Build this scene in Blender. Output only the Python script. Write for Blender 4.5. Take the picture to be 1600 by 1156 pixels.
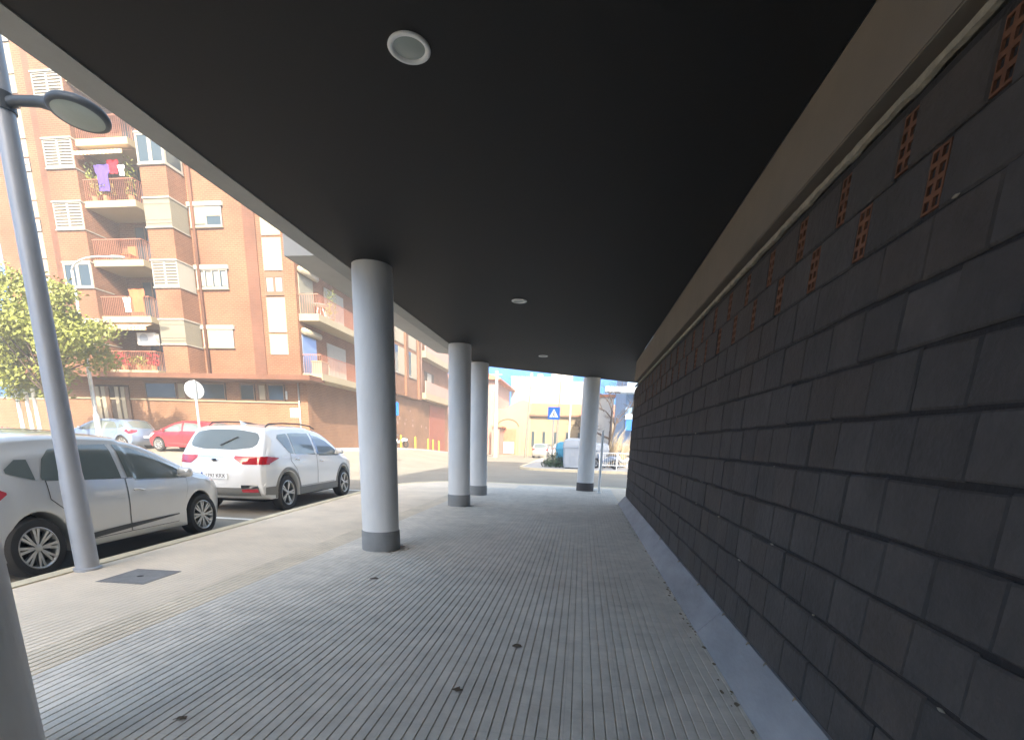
import bpy, bmesh, math, random
import numpy as np
from mathutils import Vector, Matrix
R = math.radians
random.seed(7); rng = np.random.default_rng(7)
for o in list(bpy.data.objects): bpy.data.objects.remove(o)
S = bpy.context.scene
COL = S.collection

# ------------------------------------------------------------------ camera
cam_d = bpy.data.cameras.new("camera"); cam = bpy.data.objects.new("camera", cam_d); COL.objects.link(cam)
F, CY, PI_, YA, RO, CH = 756.23, 876.08, -.24089, -.13105, .03232, 1.4
fw = np.array([math.sin(YA)*math.cos(PI_), math.cos(YA)*math.cos(PI_), math.sin(PI_)])
rt = np.array([math.cos(YA), -math.sin(YA), 0]); up = np.cross(rt, fw)
r2 = math.cos(RO)*rt + math.sin(RO)*up; u2 = -math.sin(RO)*rt + math.cos(RO)*up
cam.matrix_world = Matrix(((r2[0], u2[0], -fw[0], 0), (r2[1], u2[1], -fw[1], 0), (r2[2], u2[2], -fw[2], CH), (0, 0, 0, 1)))
cam_d.sensor_width = 36; cam_d.sensor_fit = 'HORIZONTAL'
cam_d.lens = F/1600*36; cam_d.shift_y = (CY-578)/1600
cam_d.clip_start = .05; cam_d.clip_end = 2000
S.camera = cam

# ------------------------------------------------------------------ world, sun, exposure
SUN = Vector((.28, -.80, .53)).normalized()
w = bpy.data.worlds.new("World"); S.world = w; w.use_nodes = True
nt = w.node_tree; bg = nt.nodes["Background"]
sky = nt.nodes.new("ShaderNodeTexSky"); sky.sky_type = 'NISHITA'; sky.sun_disc = False
sky.sun_elevation = math.asin(SUN.z); sky.sun_rotation = math.atan2(SUN.x, SUN.y)
sky.air_density = 1.0; sky.dust_density = 2.5; sky.ozone_density = 2.0
# deeper blue towards the horizon, as on a clear dry day
wtc = nt.nodes.new("ShaderNodeTexCoord"); wsp = nt.nodes.new("ShaderNodeSeparateXYZ"); nt.links.new(wtc.outputs["Generated"], wsp.inputs[0])
wmr = nt.nodes.new("ShaderNodeMapRange"); wmr.interpolation_type = 'SMOOTHSTEP'; wmr.inputs[1].default_value = .10; wmr.inputs[2].default_value = .48; nt.links.new(wsp.outputs[2], wmr.inputs[0])
wmx = nt.nodes.new("ShaderNodeMixRGB"); wmx.inputs[1].default_value = (.02, .16, .42, 1); wmx.inputs[2].default_value = (1.10, .97, .77, 1); nt.links.new(wmr.outputs[0], wmx.inputs[0])
wml = nt.nodes.new("ShaderNodeMixRGB"); wml.blend_type = 'MULTIPLY'; wml.inputs[0].default_value = 1; nt.links.new(sky.outputs[0], wml.inputs[1]); nt.links.new(wmx.outputs[0], wml.inputs[2])
nt.links.new(wml.outputs[0], bg.inputs[0]); bg.inputs[1].default_value = .15
sd = bpy.data.lights.new("sun", 'SUN'); sd.energy = 2.0; sd.angle = R(.5); sd.color = (1, .91, .76)
so = bpy.data.objects.new("sun", sd); COL.objects.link(so)
so.rotation_euler = (-SUN).to_track_quat('-Z', 'Y').to_euler()
S.view_settings.view_transform = 'Standard'; S.view_settings.look = 'None'
S.view_settings.exposure = 2.8; S.view_settings.gamma = 1
try:
    S.cycles.use_denoising = True
    S.cycles.max_bounces = 10; S.cycles.diffuse_bounces = 6
except Exception: pass

# ------------------------------------------------------------------ materials
M = {}
def mat(name, col, rough=.8, var=0, scale=3., bump=0., bscale=60., metal=0., spec=.5, coat=0., col2=None, thr=.5, stretch=None):
    m = bpy.data.materials.new(name); m.use_nodes = True; M[name] = m
    n, l = m.node_tree.nodes, m.node_tree.links; b = n["Principled BSDF"]
    b.inputs["Base Color"].default_value = (*col, 1); b.inputs["Roughness"].default_value = rough
    b.inputs["Metallic"].default_value = metal; b.inputs["Specular IOR Level"].default_value = spec
    b.inputs["Coat Weight"].default_value = coat; b.inputs["Coat Roughness"].default_value = .04
    tc = n.new("ShaderNodeTexCoord"); vec = tc.outputs["Object"]
    if stretch:
        mp = n.new("ShaderNodeMapping"); mp.inputs["Scale"].default_value = stretch; l.new(vec, mp.inputs[0]); vec = mp.outputs[0]
    if var or col2:
        nz = n.new("ShaderNodeTexNoise"); nz.inputs["Scale"].default_value = scale; nz.inputs["Detail"].default_value = 8; nz.inputs["Roughness"].default_value = .65
        l.new(vec, nz.inputs["Vector"])
        cr = n.new("ShaderNodeValToRGB"); l.new(nz.outputs[0], cr.inputs[0])
        a = [c*(1-var) for c in col]; c2 = col2 or [min(1, c*(1+var)) for c in col]
        cr.color_ramp.elements[0].position = max(0, thr-.2); cr.color_ramp.elements[1].position = min(1, thr+.2)
        cr.color_ramp.elements[0].color = (*a, 1); cr.color_ramp.elements[1].color = (*c2, 1)
        l.new(cr.outputs[0], b.inputs["Base Color"])
    if bump:
        nb = n.new("ShaderNodeTexNoise"); nb.inputs["Scale"].default_value = bscale; nb.inputs["Detail"].default_value = 6
        l.new(vec, nb.inputs["Vector"]); bp = n.new("ShaderNodeBump"); bp.inputs["Strength"].default_value = bump; bp.inputs["Distance"].default_value = .01
        l.new(nb.outputs[0], bp.inputs["Height"]); l.new(bp.outputs[0], b.inputs["Normal"])
    return m
def brick_mat(name, c1, c2, mortar, sx=.25, sz=.075, var=.25, horiz=False, msize=.012):
    m = bpy.data.materials.new(name); m.use_nodes = True; M[name] = m
    n, l = m.node_tree.nodes, m.node_tree.links; b = n["Principled BSDF"]; b.inputs["Roughness"].default_value = .9; b.inputs["Specular IOR Level"].default_value = .2
    g = n.new("ShaderNodeNewGeometry"); sp = n.new("ShaderNodeSeparateXYZ"); l.new(g.outputs["Position"], sp.inputs[0])
    cb = n.new("ShaderNodeCombineXYZ")
    if horiz: l.new(sp.outputs[0], cb.inputs[0]); l.new(sp.outputs[1], cb.inputs[1])
    else:
        ad = n.new("ShaderNodeMath"); l.new(sp.outputs[0], ad.inputs[0]); l.new(sp.outputs[1], ad.inputs[1]); l.new(ad.outputs[0], cb.inputs[0]); l.new(sp.outputs[2], cb.inputs[1])
    bt = n.new("ShaderNodeTexBrick"); l.new(cb.outputs[0], bt.inputs["Vector"])
    bt.inputs["Color1"].default_value = (*c1, 1); bt.inputs["Color2"].default_value = (*c2, 1); bt.inputs["Mortar"].default_value = (*mortar, 1)
    bt.inputs["Scale"].default_value = 1; bt.inputs["Mortar Size"].default_value = msize; bt.inputs["Brick Width"].default_value = sx; bt.inputs["Row Height"].default_value = sz
    bt.inputs["Bias"].default_value = -.1
    if horiz: bt.offset = 0
    nz = n.new("ShaderNodeTexNoise"); nz.inputs["Scale"].default_value = .45; nz.inputs["Detail"].default_value = 10; nz.inputs["Roughness"].default_value = .7; l.new(g.outputs["Position"], nz.inputs["Vector"])
    mr = n.new("ShaderNodeMapRange"); mr.inputs[1].default_value = .3; mr.inputs[2].default_value = .7; mr.inputs[3].default_value = 1-var; mr.inputs[4].default_value = 1+var; l.new(nz.outputs[0], mr.inputs[0])
    mx = n.new("ShaderNodeVectorMath"); mx.operation = 'SCALE'; l.new(bt.outputs[0], mx.inputs[0]); l.new(mr.outputs[0], mx.inputs["Scale"])
    out = mx.outputs[0]
    if horiz:
        vo = n.new("ShaderNodeTexVoronoi"); vo.inputs["Scale"].default_value = 2.6; l.new(g.outputs["Position"], vo.inputs["Vector"])
        m1 = n.new("ShaderNodeMapRange"); m1.inputs[1].default_value = .03; m1.inputs[2].default_value = .075; m1.inputs[3].default_value = .82; m1.inputs[4].default_value = 1; l.new(vo.outputs["Distance"], m1.inputs[0])
        n2 = n.new("ShaderNodeTexNoise"); n2.inputs["Scale"].default_value = 5; n2.inputs["Detail"].default_value = 9; n2.inputs["Roughness"].default_value = .75; l.new(g.outputs["Position"], n2.inputs["Vector"])
        m2 = n.new("ShaderNodeMapRange"); m2.inputs[1].default_value = .32; m2.inputs[2].default_value = .62; m2.inputs[3].default_value = .80; m2.inputs[4].default_value = 1.05; l.new(n2.outputs[0], m2.inputs[0])
        mm = n.new("ShaderNodeMath"); mm.operation = 'MULTIPLY'; l.new(m1.outputs[0], mm.inputs[0]); l.new(m2.outputs[0], mm.inputs[1])
        mz = n.new("ShaderNodeVectorMath"); mz.operation = 'SCALE'; l.new(out, mz.inputs[0]); l.new(mm.outputs[0], mz.inputs["Scale"]); out = mz.outputs[0]
    l.new(out, b.inputs["Base Color"])
    return m
brick_mat("orange_brick", (.185, .080, .042), (.14, .057, .029), (.215, .125, .078), .26, .09, .25, msize=.016)
brick_mat("dark_brick", (.145, .06, .037), (.12, .05, .03), (.135, .08, .055))
brick_mat("ground_brick", (.22, .108, .056), (.18, .082, .042), (.24, .15, .095), .26, .09, .25, msize=.016)
brick_mat("paving", (.72, .665, .58), (.68, .63, .55), (.63, .585, .51), .3, .3, .14, True, .003)
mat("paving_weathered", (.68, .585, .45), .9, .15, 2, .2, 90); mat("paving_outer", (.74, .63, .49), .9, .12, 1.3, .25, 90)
mat("cream", (.30, .25, .16), .75, .07, .8); mat("cream_panel", (.31, .268, .19), .7, .06, .7)
mat("white", (.80, .80, .77), .6, .05, 2); mat("white_wall", (.46, .455, .43), .9, .03, .3)
mat("shutter_white", (.31, .292, .25), .65, .05, 2); mat("blind", (.215, .198, .148), .7, .06, 2); mat("louvre_gap", (.10, .085, .065), .9); mat("blind_line", (.13, .11, .08), .8)
mat("window_glass", (.03, .05, .06), .06, spec=.8); mat("dark_gap", (.05, .035, .025), .9)
mat("interior_curtain", (.45, .42, .36), .9, .2, 3)
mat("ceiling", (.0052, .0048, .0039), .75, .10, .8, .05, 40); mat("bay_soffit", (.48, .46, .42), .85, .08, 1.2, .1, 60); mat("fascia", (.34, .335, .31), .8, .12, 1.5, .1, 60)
mat("beam", (.185, .155, .12), .85, .10, 1.4, .12, 70)
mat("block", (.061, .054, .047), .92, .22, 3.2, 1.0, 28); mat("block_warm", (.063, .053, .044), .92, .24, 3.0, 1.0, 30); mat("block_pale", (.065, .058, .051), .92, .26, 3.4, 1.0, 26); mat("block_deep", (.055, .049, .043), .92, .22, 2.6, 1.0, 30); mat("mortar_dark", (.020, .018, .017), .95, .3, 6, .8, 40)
mat("mortar_light", (.30, .26, .19), .95, .3, 14, .6, 60); mat("clay", (.145, .06, .027), .9, .3, 9, .2, 50); mat("clay_hole", (.012, .007, .005), 1)
mat("render_strip", (.31, .315, .32), .9, .30, 2.2, .25, 60, stretch=(1, .35, 1))
mat("column", (.73, .715, .68), .8, .11, 1.4, .15, 45, stretch=(1.5, 1.5, .5)); mat("plinth", (.25, .25, .24), .8, .16, 4, .2, 60)
mat("plinth_dark", (.10, .085, .075), .8, .2, 4, .2, 60)
mat("asphalt", (.255, .228, .18), .95, .14, .5, .25, 120); mat("kerb", (.66, .58, .41), .9, .12, 2.5, .2, 60)
mat("concrete", (.42, .41, .39), .9, .12, .9, .2, 60); mat("road_paint", (.72, .71, .66), .8, .12, 5)
mat("metal_grey", (.36, .38, .41), .5, .06, 4, metal=.3); mat("lamp_dark", (.075, .085, .095), .45, .05, 3, metal=.3)
mat("lens", (.32, .36, .32), .25, .05, 5); mat("pole_grey", (.20, .18, .15), .8, .15, 4); mat("galv", (.48, .50, .48), .45, .08, 4, metal=.4)
mat("paint_silver", (.60, .605, .59), .32, .04, 1.5, metal=.4, coat=1); mat("paint_white", (.80, .82, .82), .25, coat=1)
mat("paint_blue", (.20, .27, .40), .3, metal=.35, coat=1); mat("paint_red", (.34, .022, .03), .3, coat=1); mat("paint_navy", (.035, .05, .09), .3, metal=.3, coat=1)
mat("paint_green", (.42, .50, .46), .3, metal=.5, coat=1)
mat("car_glass", (.12, .145, .14), .06, .12, .9, spec=.9, coat=.4); mat("car_plastic", (.07, .07, .066), .6, .06, 8); mat("cladding_grey", (.20, .20, .185), .6, .06, 6); mat("seam", (.012, .012, .012), .8)
mat("rubber", (.028, .027, .026), .85, .15, 20); mat("rim", (.48, .48, .46), .35, metal=.75); mat("well", (.008, .008, .008), 1)
mat("red_lens", (.45, .012, .02), .12, coat=1); mat("clear_lens", (.6, .62, .62), .1, coat=1); mat("chrome", (.7, .7, .7), .12, metal=1)
mat("plate", (.78, .79, .78), .5); mat("plate_blue", (.02, .10, .38), .5); mat("ink", (.02, .02, .02), .6)
mat("leaf", (.17, .19, .032), .6, .35, .9); mat("leaf_yellow", (.16, .155, .025), .6, .3, .8); mat("leaf_dark", (.035, .065, .018), .6, .3, 2); mat("bark", (.075, .055, .042), .9, .25, 6, .5, 25)
mat("sign_blue", (.02, .14, .52), .4); mat("sign_white", (.8, .8, .8), .5); mat("sign_back", (.50, .51, .50), .45, .06, 3, metal=.3)
mat("yellow_paint", (.72, .50, .02), .5, .08, 6)
mat("terracotta", (.42, .16, .08), .85, .2, 3); mat("pink_wall", (.38, .235, .19), .9, .06, .5); mat("warehouse_wall", (.27, .215, .13), .9, .07, .4); mat("warehouse_cream", (.33, .26, .15), .9, .05, .5)
mat("blue_wall", (.22, .34, .52), .85, .1, .7); mat("pale_blue", (.55, .62, .70), .8, .08, 1)
mat("steel_cover", (.24, .235, .225), .6, .2, 8, .3, 60, metal=.4); mat("bin_white", (.34, .38, .43), .6, .05, 3); mat("bin_blue", (.05, .28, .45), .6, .08, 3); mat("bin_green", (.10, .30, .24), .6, .08, 3)
mat("cloth_purple", (.085, .05, .25), .9, .1, 6); mat("cloth_red", (.42, .006, .02), .9, .1, 6); mat("cloth_orange", (.38, .12, .045), .9, .1, 6); mat("cloth_white", (.8, .8, .78), .9)
mat("awning_cream", (.80, .66, .42), .85, .05, 3); mat("awning_brown", (.55, .30, .14), .85, .05, 3)
mat("rail", (.35, .14, .09), .6); mat("dry_leaf", (.13, .095, .06), .9, .3, 60); mat("leaf_tan", (.35, .28, .18), .9)
mat("dirt", (.20, .155, .095), .95, .3, 30); mat("pot", (.40, .16, .08), .8, .1, 5); mat("wood", (.15, .085, .045), .6, .25, 5, stretch=(6, 6, .6)); mat("door_red", (.24, .07, .04), .7, .12, 3)
mat("flower_red", (.36, .015, .03), .8, .2, 9); mat("grime", (.22, .205, .19), .9, .2, 5)

# ------------------------------------------------------------------ mesh helpers
class MB:
    def __init__(s): s.v = []; s.f = []; s.m = []
    def add(s, v, f, mi=0):
        b = len(s.v); s.v += [tuple(map(float, p)) for p in v]; s.f += [tuple(i+b for i in q) for q in f]; s.m += [mi]*len(f); return s
    def box(s, x0, x1, y0, y1, z0, z1, mi=0):
        v = [(x0, y0, z0), (x1, y0, z0), (x1, y1, z0), (x0, y1, z0), (x0, y0, z1), (x1, y0, z1), (x1, y1, z1), (x0, y1, z1)]
        return s.add(v, [(0, 3, 2, 1), (4, 5, 6, 7), (0, 1, 5, 4), (1, 2, 6, 5), (2, 3, 7, 6), (3, 0, 4, 7)], mi)
    def prism(s, poly, z0, z1, mi=0, axis='z'):
        n = len(poly)
        P = {'z': lambda a, b, c: (a, b, c), 'y': lambda a, b, c: (a, c, b), 'x': lambda a, b, c: (c, a, b)}[axis]
        v = [P(a, b, z0) for a, b in poly]+[P(a, b, z1) for a, b in poly]
        return s.add(v, [tuple(range(n))[::-1], tuple(range(n, 2*n))]+[(i, (i+1) % n, n+(i+1) % n, n+i) for i in range(n)], mi)
    def tube(s, path, r, n=10, mi=0, cap=True):
        path = [Vector(p) for p in path]; k = len(path); r = r if isinstance(r, (list, tuple)) else [r]*k
        v = []; d0 = None
        for i, p in enumerate(path):
            d = ((path[min(i+1, k-1)]-path[max(i-1, 0)])).normalized()
            if d0 is None: a = d.orthogonal().normalized()
            else: a = (a-d*a.dot(d)).normalized()
            d0 = d; b = d.cross(a)
            v += [p+(a*math.cos(2*math.pi*j/n)+b*math.sin(2*math.pi*j/n))*r[i] for j in range(n)]
        f = [(i*n+j, i*n+(j+1) % n, (i+1)*n+(j+1) % n, (i+1)*n+j) for i in range(k-1) for j in range(n)]
        if cap: f += [tuple(range(n))[::-1], tuple(range((k-1)*n, k*n))]
        return s.add(v, f, mi)
    def lathe(s, prof, c=(0, 0, 0), axis='z', n=32, mi=0):
        v = []
        for r, h in prof:
            for j in range(n):
                a = 2*math.pi*j/n; x, y = r*math.cos(a), r*math.sin(a)
                p = {'z': (x, y, h), 'x': (h, x, y), 'y': (x, h, y)}[axis]
                v.append((p[0]+c[0], p[1]+c[1], p[2]+c[2]))
        k = len(prof)
        return s.add(v, [(i*n+j, i*n+(j+1) % n, (i+1)*n+(j+1) % n, (i+1)*n+j) for i in range(k-1) for j in range(n)], mi)
    def grid(s, P, mi=0):
        a = len(P); b = len(P[0])
        return s.add([q for row in P for q in row], [(i*b+j, i*b+j+1, (i+1)*b+j+1, (i+1)*b+j) for i in range(a-1) for j in range(b-1)], mi)
    def build(s, name, mats, parent=None, smooth=False, world=False, bevel=0, label=None):
        me = bpy.data.meshes.new(name); v = s.v
        if world and parent:
            off = Vector((0, 0, 0)); p = parent
            while p: off += p.location; p = p.parent
            v = [(a-off.x, b-off.y, c-off.z) for a, b, c in v]
        me.from_pydata(v, [], s.f)
        for mm in (mats if isinstance(mats, (list, tuple)) else [mats]): me.materials.append(M[mm])
        me.polygons.foreach_set("material_index", s.m)
        bm = bmesh.new(); bm.from_mesh(me); bmesh.ops.remove_doubles(bm, verts=bm.verts, dist=1e-5)
        bmesh.ops.recalc_face_normals(bm, faces=bm.faces)
        if bevel: bmesh.ops.bevel(bm, geom=[e for e in bm.edges if len(e.link_faces) == 2 and e.calc_face_angle(0) > .5], offset=bevel, segments=2, affect='EDGES', clamp_overlap=True)
        bm.to_mesh(me); bm.free()
        if smooth:
            me.polygons.foreach_set("use_smooth", [True]*len(me.polygons))
            if smooth != 'all':
                try: me.set_sharp_from_angle(angle=R(40))
                except Exception: pass
        o = bpy.data.objects.new(name, me); COL.objects.link(o)
        if parent: o.parent = parent
        if label: o["label"] = label
        return o
def thing(name, label, cat, loc=(0, 0, 0), rz=0, group=None):
    o = bpy.data.objects.new(name, None); COL.objects.link(o); o.location = loc; o.rotation_euler = (0, 0, rz); o.empty_display_size = .2
    tag(o, label, cat, group); return o
def tag(o, label, cat, group=None):
    o["label"] = label; o["category"] = cat
    if group: o["group"] = group
    return o
def struct(o): o["kind"] = "structure"; return o
def copy_tree(o, parent=None):
    c = o.copy(); COL.objects.link(c)
    if parent: c.parent = parent
    for ch in list(o.children): copy_tree(ch, c)
    return c
def sm(t): t = max(0., min(1., t)); return t*t*(3-2*t)
def g(x, y):
    return -.13 + .70*sm((-x-8)/6)*sm((y-10)/17)*sm((58-y)/22)

rr0 = random.Random(12)
# ------------------------------------------------------------------ ground, road, pavements
xs = np.unique(np.concatenate([np.linspace(-70, -50, 3), np.arange(-50, 20, 1.0), np.linspace(20, 44, 4)]))
ys = np.unique(np.concatenate([np.linspace(-40, -20, 3), np.arange(-20, 88.5, 1.0)]))
b = MB(); b.grid([[(x, y, g(x, y)) for y in ys] for x in xs]); struct(b.build("road", "asphalt", smooth='all'))
def kx(y): return -5.17-.0763*(y-4.3)
arc = [(kx(13.6)+2.3*(1-math.cos(a)), 13.6+3.4*math.sin(a)) for a in np.linspace(0, math.pi/2, 9)]
kpath = [(kx(-14), -14), (kx(4), 4)]+arc+[(9, 17.0)]
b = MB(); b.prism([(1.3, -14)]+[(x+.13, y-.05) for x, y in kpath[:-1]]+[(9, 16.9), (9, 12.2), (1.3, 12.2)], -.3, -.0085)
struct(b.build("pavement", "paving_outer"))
# kerb stones swept along the edge
def sweep(path, w0, w1, z0, z1, ins=.02):
    b = MB(); P = [Vector((x, y, 0)) for x, y in path]; rows = []
    for i, p in enumerate(P):
        d = (P[min(i+1, len(P)-1)]-P[max(i-1, 0)]).normalized(); n = Vector((d.y, -d.x, 0))
        rows.append([p+n*w0+Vector((0, 0, z0)), p+n*w0+Vector((0, 0, z1-ins)), p+n*(w0+ins)+Vector((0, 0, z1)), p+n*w1+Vector((0, 0, z1)), p+n*w1+Vector((0, 0, z0))])
    b.grid(rows); return b
kp2 = [(kx(y), y) for y in np.arange(-14, 13.6, 1.0)]+arc+[(x, 17.0) for x in np.arange(-2.6, 9, 1.)]
struct(sweep(kp2, 0, .17, -.2, .004).build("kerb", "kerb"))
# grooved paving: real ribs running along the arcade
def ribs(x0, x1, per, gw, dep, y0f, y1f, name, m):
    b = MB(); n = int(round((x1-x0)/per))
    for i in range(n):
        xa = x0+i*per; yb, ye = y0f(xa), y1f(xa)
        if ye-yb < .5: continue
        prof = [(xa, -.0001), (xa+per-gw, 0), (xa+per-gw*.8, -dep), (xa+per-gw*.2, -dep), (xa+per, 0)]
        b.grid([[(x, yb, z) for x, z in prof], [(x, ye, z) for x, z in prof]])
    return struct(b.build(name, m))
ribs(-3.06, 1.0, .0575, .010, .005, lambda x: -8, lambda x: 16.2 if x > -2 else 15.0, "grooved_pavement", "paving")
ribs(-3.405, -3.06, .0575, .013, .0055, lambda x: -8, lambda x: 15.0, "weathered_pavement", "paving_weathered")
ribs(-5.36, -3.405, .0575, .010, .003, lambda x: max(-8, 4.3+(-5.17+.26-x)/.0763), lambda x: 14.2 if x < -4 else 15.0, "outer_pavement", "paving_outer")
b = MB(); y = -8.0
while y < 12.2:
    e = min(y+2.93, 12.25); j = rr0.uniform(-.004, .004)
    b.add([(.985+j, y, .0), (.99+j, y, .004), (1.148, y, .19+j), (1.3, y, .19+j), (.985+j, e-.006, 0), (.99+j, e-.006, .004), (1.148, e-.006, .19+j), (1.3, e-.006, .19+j)], [(0, 1, 5, 4), (1, 2, 6, 5), (2, 3, 7, 6), (0, 1, 2, 3), (4, 5, 6, 7)]); y += 2.93
b.box(1.02, 1.3, -8, 12.24, -.01, .02)
struct(b.build("concrete_strip", "render_strip"))
# parking bay lines
b = MB()
for y in (8.05, 13.6): b.box(-8.1, kx(y)-.02, y-.06, y+.06, -.13, -.126)
struct(b.build("road_marking", "road_paint"))
# far corner pavement beyond the side street
b = MB(); fc = [(-3.4+1.8*(1-math.cos(a)), 29.5-1.8*math.sin(a)) for a in np.linspace(0, math.pi/2, 7)]
b.prism([(-3.4, 56)]+fc+[(30, 27.7), (30, 56)], -.2, 0); struct(b.build("far_pavement", "concrete"))
struct(sweep([(-3.4, 56), (-3.4, 40)]+fc+[(10, 27.7), (30, 27.7)], -.004, .2, -.2, .012).build("far_kerb", "kerb"))
# pavement at the foot of the brick block
b = MB(); P = []
for x in np.arange(-34, -13.0, .5): P.append([(x, y, g(x, y)+.11) for y in np.arange(24.2, 57, .5) if True])
rows = [[(x, y, g(x, y)+(.11 if (y >= 24.7 and x <= -13.6) else -.05)) for y in [24.2, 24.69]+list(np.arange(24.7, 57, .6))] for x in list(np.arange(-34, -13.6, .6))+[-13.6, -13.59, -13.2]]
b.grid(rows); struct(b.build("opposite_pavement", "concrete"))

# ------------------------------------------------------------------ our own building: portico, wall, columns
WX = 1.15; HC = 3.3
own = thing("portico_building", "dark portico of a building with black ceiling, round columns and unfinished block wall", "building", (0, 5, 0))
def wp(mb, name, m, par=own, **k): return mb.build(name, m, par, world=True, **k)
def endy(x): return 13.38+(x+2.53)*.715
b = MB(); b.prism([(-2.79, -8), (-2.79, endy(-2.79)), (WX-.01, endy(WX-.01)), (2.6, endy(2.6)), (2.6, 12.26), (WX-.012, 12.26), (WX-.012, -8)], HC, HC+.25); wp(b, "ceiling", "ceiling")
b = MB(); b.prism([(-3.0, -8), (-3.0, endy(-3.0)), (-2.792, endy(-2.792)), (-2.792, -8)], HC-.006, HC+.5); wp(b, "fascia", "fascia")
b = MB(); b.prism([(-3.02, 6.1), (-3.02, endy(-3.02)), (-3.70, endy(-3.70)), (-3.70, 6.1)], HC+.19, HC+1.25); wp(b, "projecting_bay", "bay_soffit")
b = MB()
b.prism([(-2.99, -2), (-2.99, endy(-2.99)-.02), (1.3, endy(1.3)-.02), (1.3, -2)], HC+.26, HC+1.2)
b.box(-2.99, 1.29, -14, -2.01, HC+.255, 12.5); b.box(1.46, 9, -14, 12.2, 0, 17); wp(b, "shadow_mass", "fascia")  # unseen building masses, stepped heights invented to shape the cast shadow
b = MB(); b.box(-2.79, 1.0, -8.4, -8.02, 0, HC); wp(b, "sun_block_wall", "fascia")  # unseen wall added to block sunlight from the portico's back end
b = MB(); b.box(WX-.01, 1.44, -8, 12.26, 2.835, HC-.002); wp(b, "beam", "beam", bevel=.006)
# block wall: individual painted blocks over a recessed mortar core
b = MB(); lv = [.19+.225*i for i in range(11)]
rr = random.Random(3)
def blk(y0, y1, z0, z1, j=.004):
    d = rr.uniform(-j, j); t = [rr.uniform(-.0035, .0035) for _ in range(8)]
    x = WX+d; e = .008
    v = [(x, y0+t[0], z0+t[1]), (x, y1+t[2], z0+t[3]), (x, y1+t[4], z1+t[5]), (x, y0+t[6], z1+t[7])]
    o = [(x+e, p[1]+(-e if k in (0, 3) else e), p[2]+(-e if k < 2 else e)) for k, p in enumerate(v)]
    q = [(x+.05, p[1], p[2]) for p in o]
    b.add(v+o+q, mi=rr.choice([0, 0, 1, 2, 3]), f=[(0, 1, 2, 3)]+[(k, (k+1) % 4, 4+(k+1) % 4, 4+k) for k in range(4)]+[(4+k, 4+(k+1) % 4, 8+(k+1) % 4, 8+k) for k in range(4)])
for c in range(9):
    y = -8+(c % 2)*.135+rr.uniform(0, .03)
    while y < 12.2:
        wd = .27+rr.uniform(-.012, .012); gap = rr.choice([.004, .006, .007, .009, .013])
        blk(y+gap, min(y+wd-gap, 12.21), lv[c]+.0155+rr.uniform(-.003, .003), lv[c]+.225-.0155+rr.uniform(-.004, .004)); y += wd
holes = []
for c in (9, 10):
    y = -7.98+(.23 if c == 10 else 0); k0 = math.floor((y-2.12)/.457)
    y = 2.12+k0*.457-(.0 if c == 9 else .2285)
    zt = lv[c]+.225*(1.06)
    while y < 12.1:
        holes.append((y, c)); blk(y+.052, min(y+.457-.052, 12.2), lv[c]+.01, lv[c]+.215); y += .457
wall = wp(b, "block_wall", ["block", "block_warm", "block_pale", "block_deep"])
b = MB()
for y, c in holes:
    z0, z1 = lv[c]+.012, lv[c]+.213; y0, y1 = y-.046, y+.046; xf = WX+.004
    b.box(xf+.03, xf+.04, y0, y1, z0, z1, 1)
    nz = 4; ny = 2
    for i in range(nz+1):
        zc = z0+(z1-z0)*i/nz; b.box(xf, xf+.03, y0, y1, max(z0, zc-.009), min(z1, zc+.009))
    for i in range(ny+1):
        yc = y0+(y1-y0)*i/ny; t = .009
        for k in range(nz):
            za = z0+(z1-z0)*k/nz+.009; zb = z0+(z1-z0)*(k+1)/nz-.009
            b.box(xf, xf+.03, max(y0, yc-t), min(y1, yc+t), za, zb)
wp(b, "hollow_brick_infill", ["clay", "clay_hole"], wall, label="orange hollow brick ends left unpainted between top blocks")
b = MB(); P = []
for i in range(420):
    y = -8+i*20.2/419; bump = max(0, math.sin(y*2*math.pi/.457+1.0)-.55)*.022
    zz = 2.722-.006*rr.random()-bump
    P.append([(WX+.016, y, zz), (WX-.003-.004*rr.random(), y, zz+.004), (WX-.004-.004*rr.random(), y, 2.748+.003*rr.random()), (WX+.06, y, 2.752)])
b.grid(P); wp(b, "mortar_bed", "mortar_light", wall)
b = MB(); b.box(WX+.07, 1.44, -8, 12.2, 2.70, 2.834); wp(b, "shaded_gap_back", "dark_gap", wall)  # recessed back of the gap under the beam, coloured dark for its shade
b = MB(); b.box(WX+.013, 1.45, -8, 12.2, .19, 2.70)     # recessed joints with squeezed lumps of pale mortar
for i in range(26):
    c = rr.randrange(1, 10); y = rr.uniform(1.3, 9); z = lv[c]+rr.uniform(-.01, .008); l_ = rr.uniform(.006, .035)
    b.lathe([(0.0005, -l_), (.004, -l_*.5), (.006, 0), (.004, l_*.6), (.0005, l_)], (WX+.006, y, z), 'y', 6, 1)
wp(b, "mortar_joints", ["mortar_dark", "mortar_light"], wall)
for i, (x, y, r_, pm) in enumerate([(-2.44, 1.4, .26, 0), (-2.505, 5.90, .229, 0), (-2.60, 10.45, .235, 0), (-2.67, 12.8, .232, 0), (.19, 15.35, .255, 1)]):
    n = 64
    b = MB(); b.lathe([(r_, .24 if i else -.01), (r_, 1.0), (r_*1.004, 2.2), (r_, HC-.06), (r_*.985, HC-.02), (r_*.985, HC-.0005)], (x, y, 0), n=n); c = wp(b, "column", "column", smooth='all')
    if i == 0: continue
    b = MB(); rp = r_+.012; b.lathe([(rp, -.01), (rp, .225), (rp-.006, .245), (r_-.01, .252)], (x, y, 0), n=n); wp(b, "plinth", "plinth_dark" if pm else "plinth", c, smooth=True)
b = MB(); q = np.random.default_rng(21)
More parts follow.
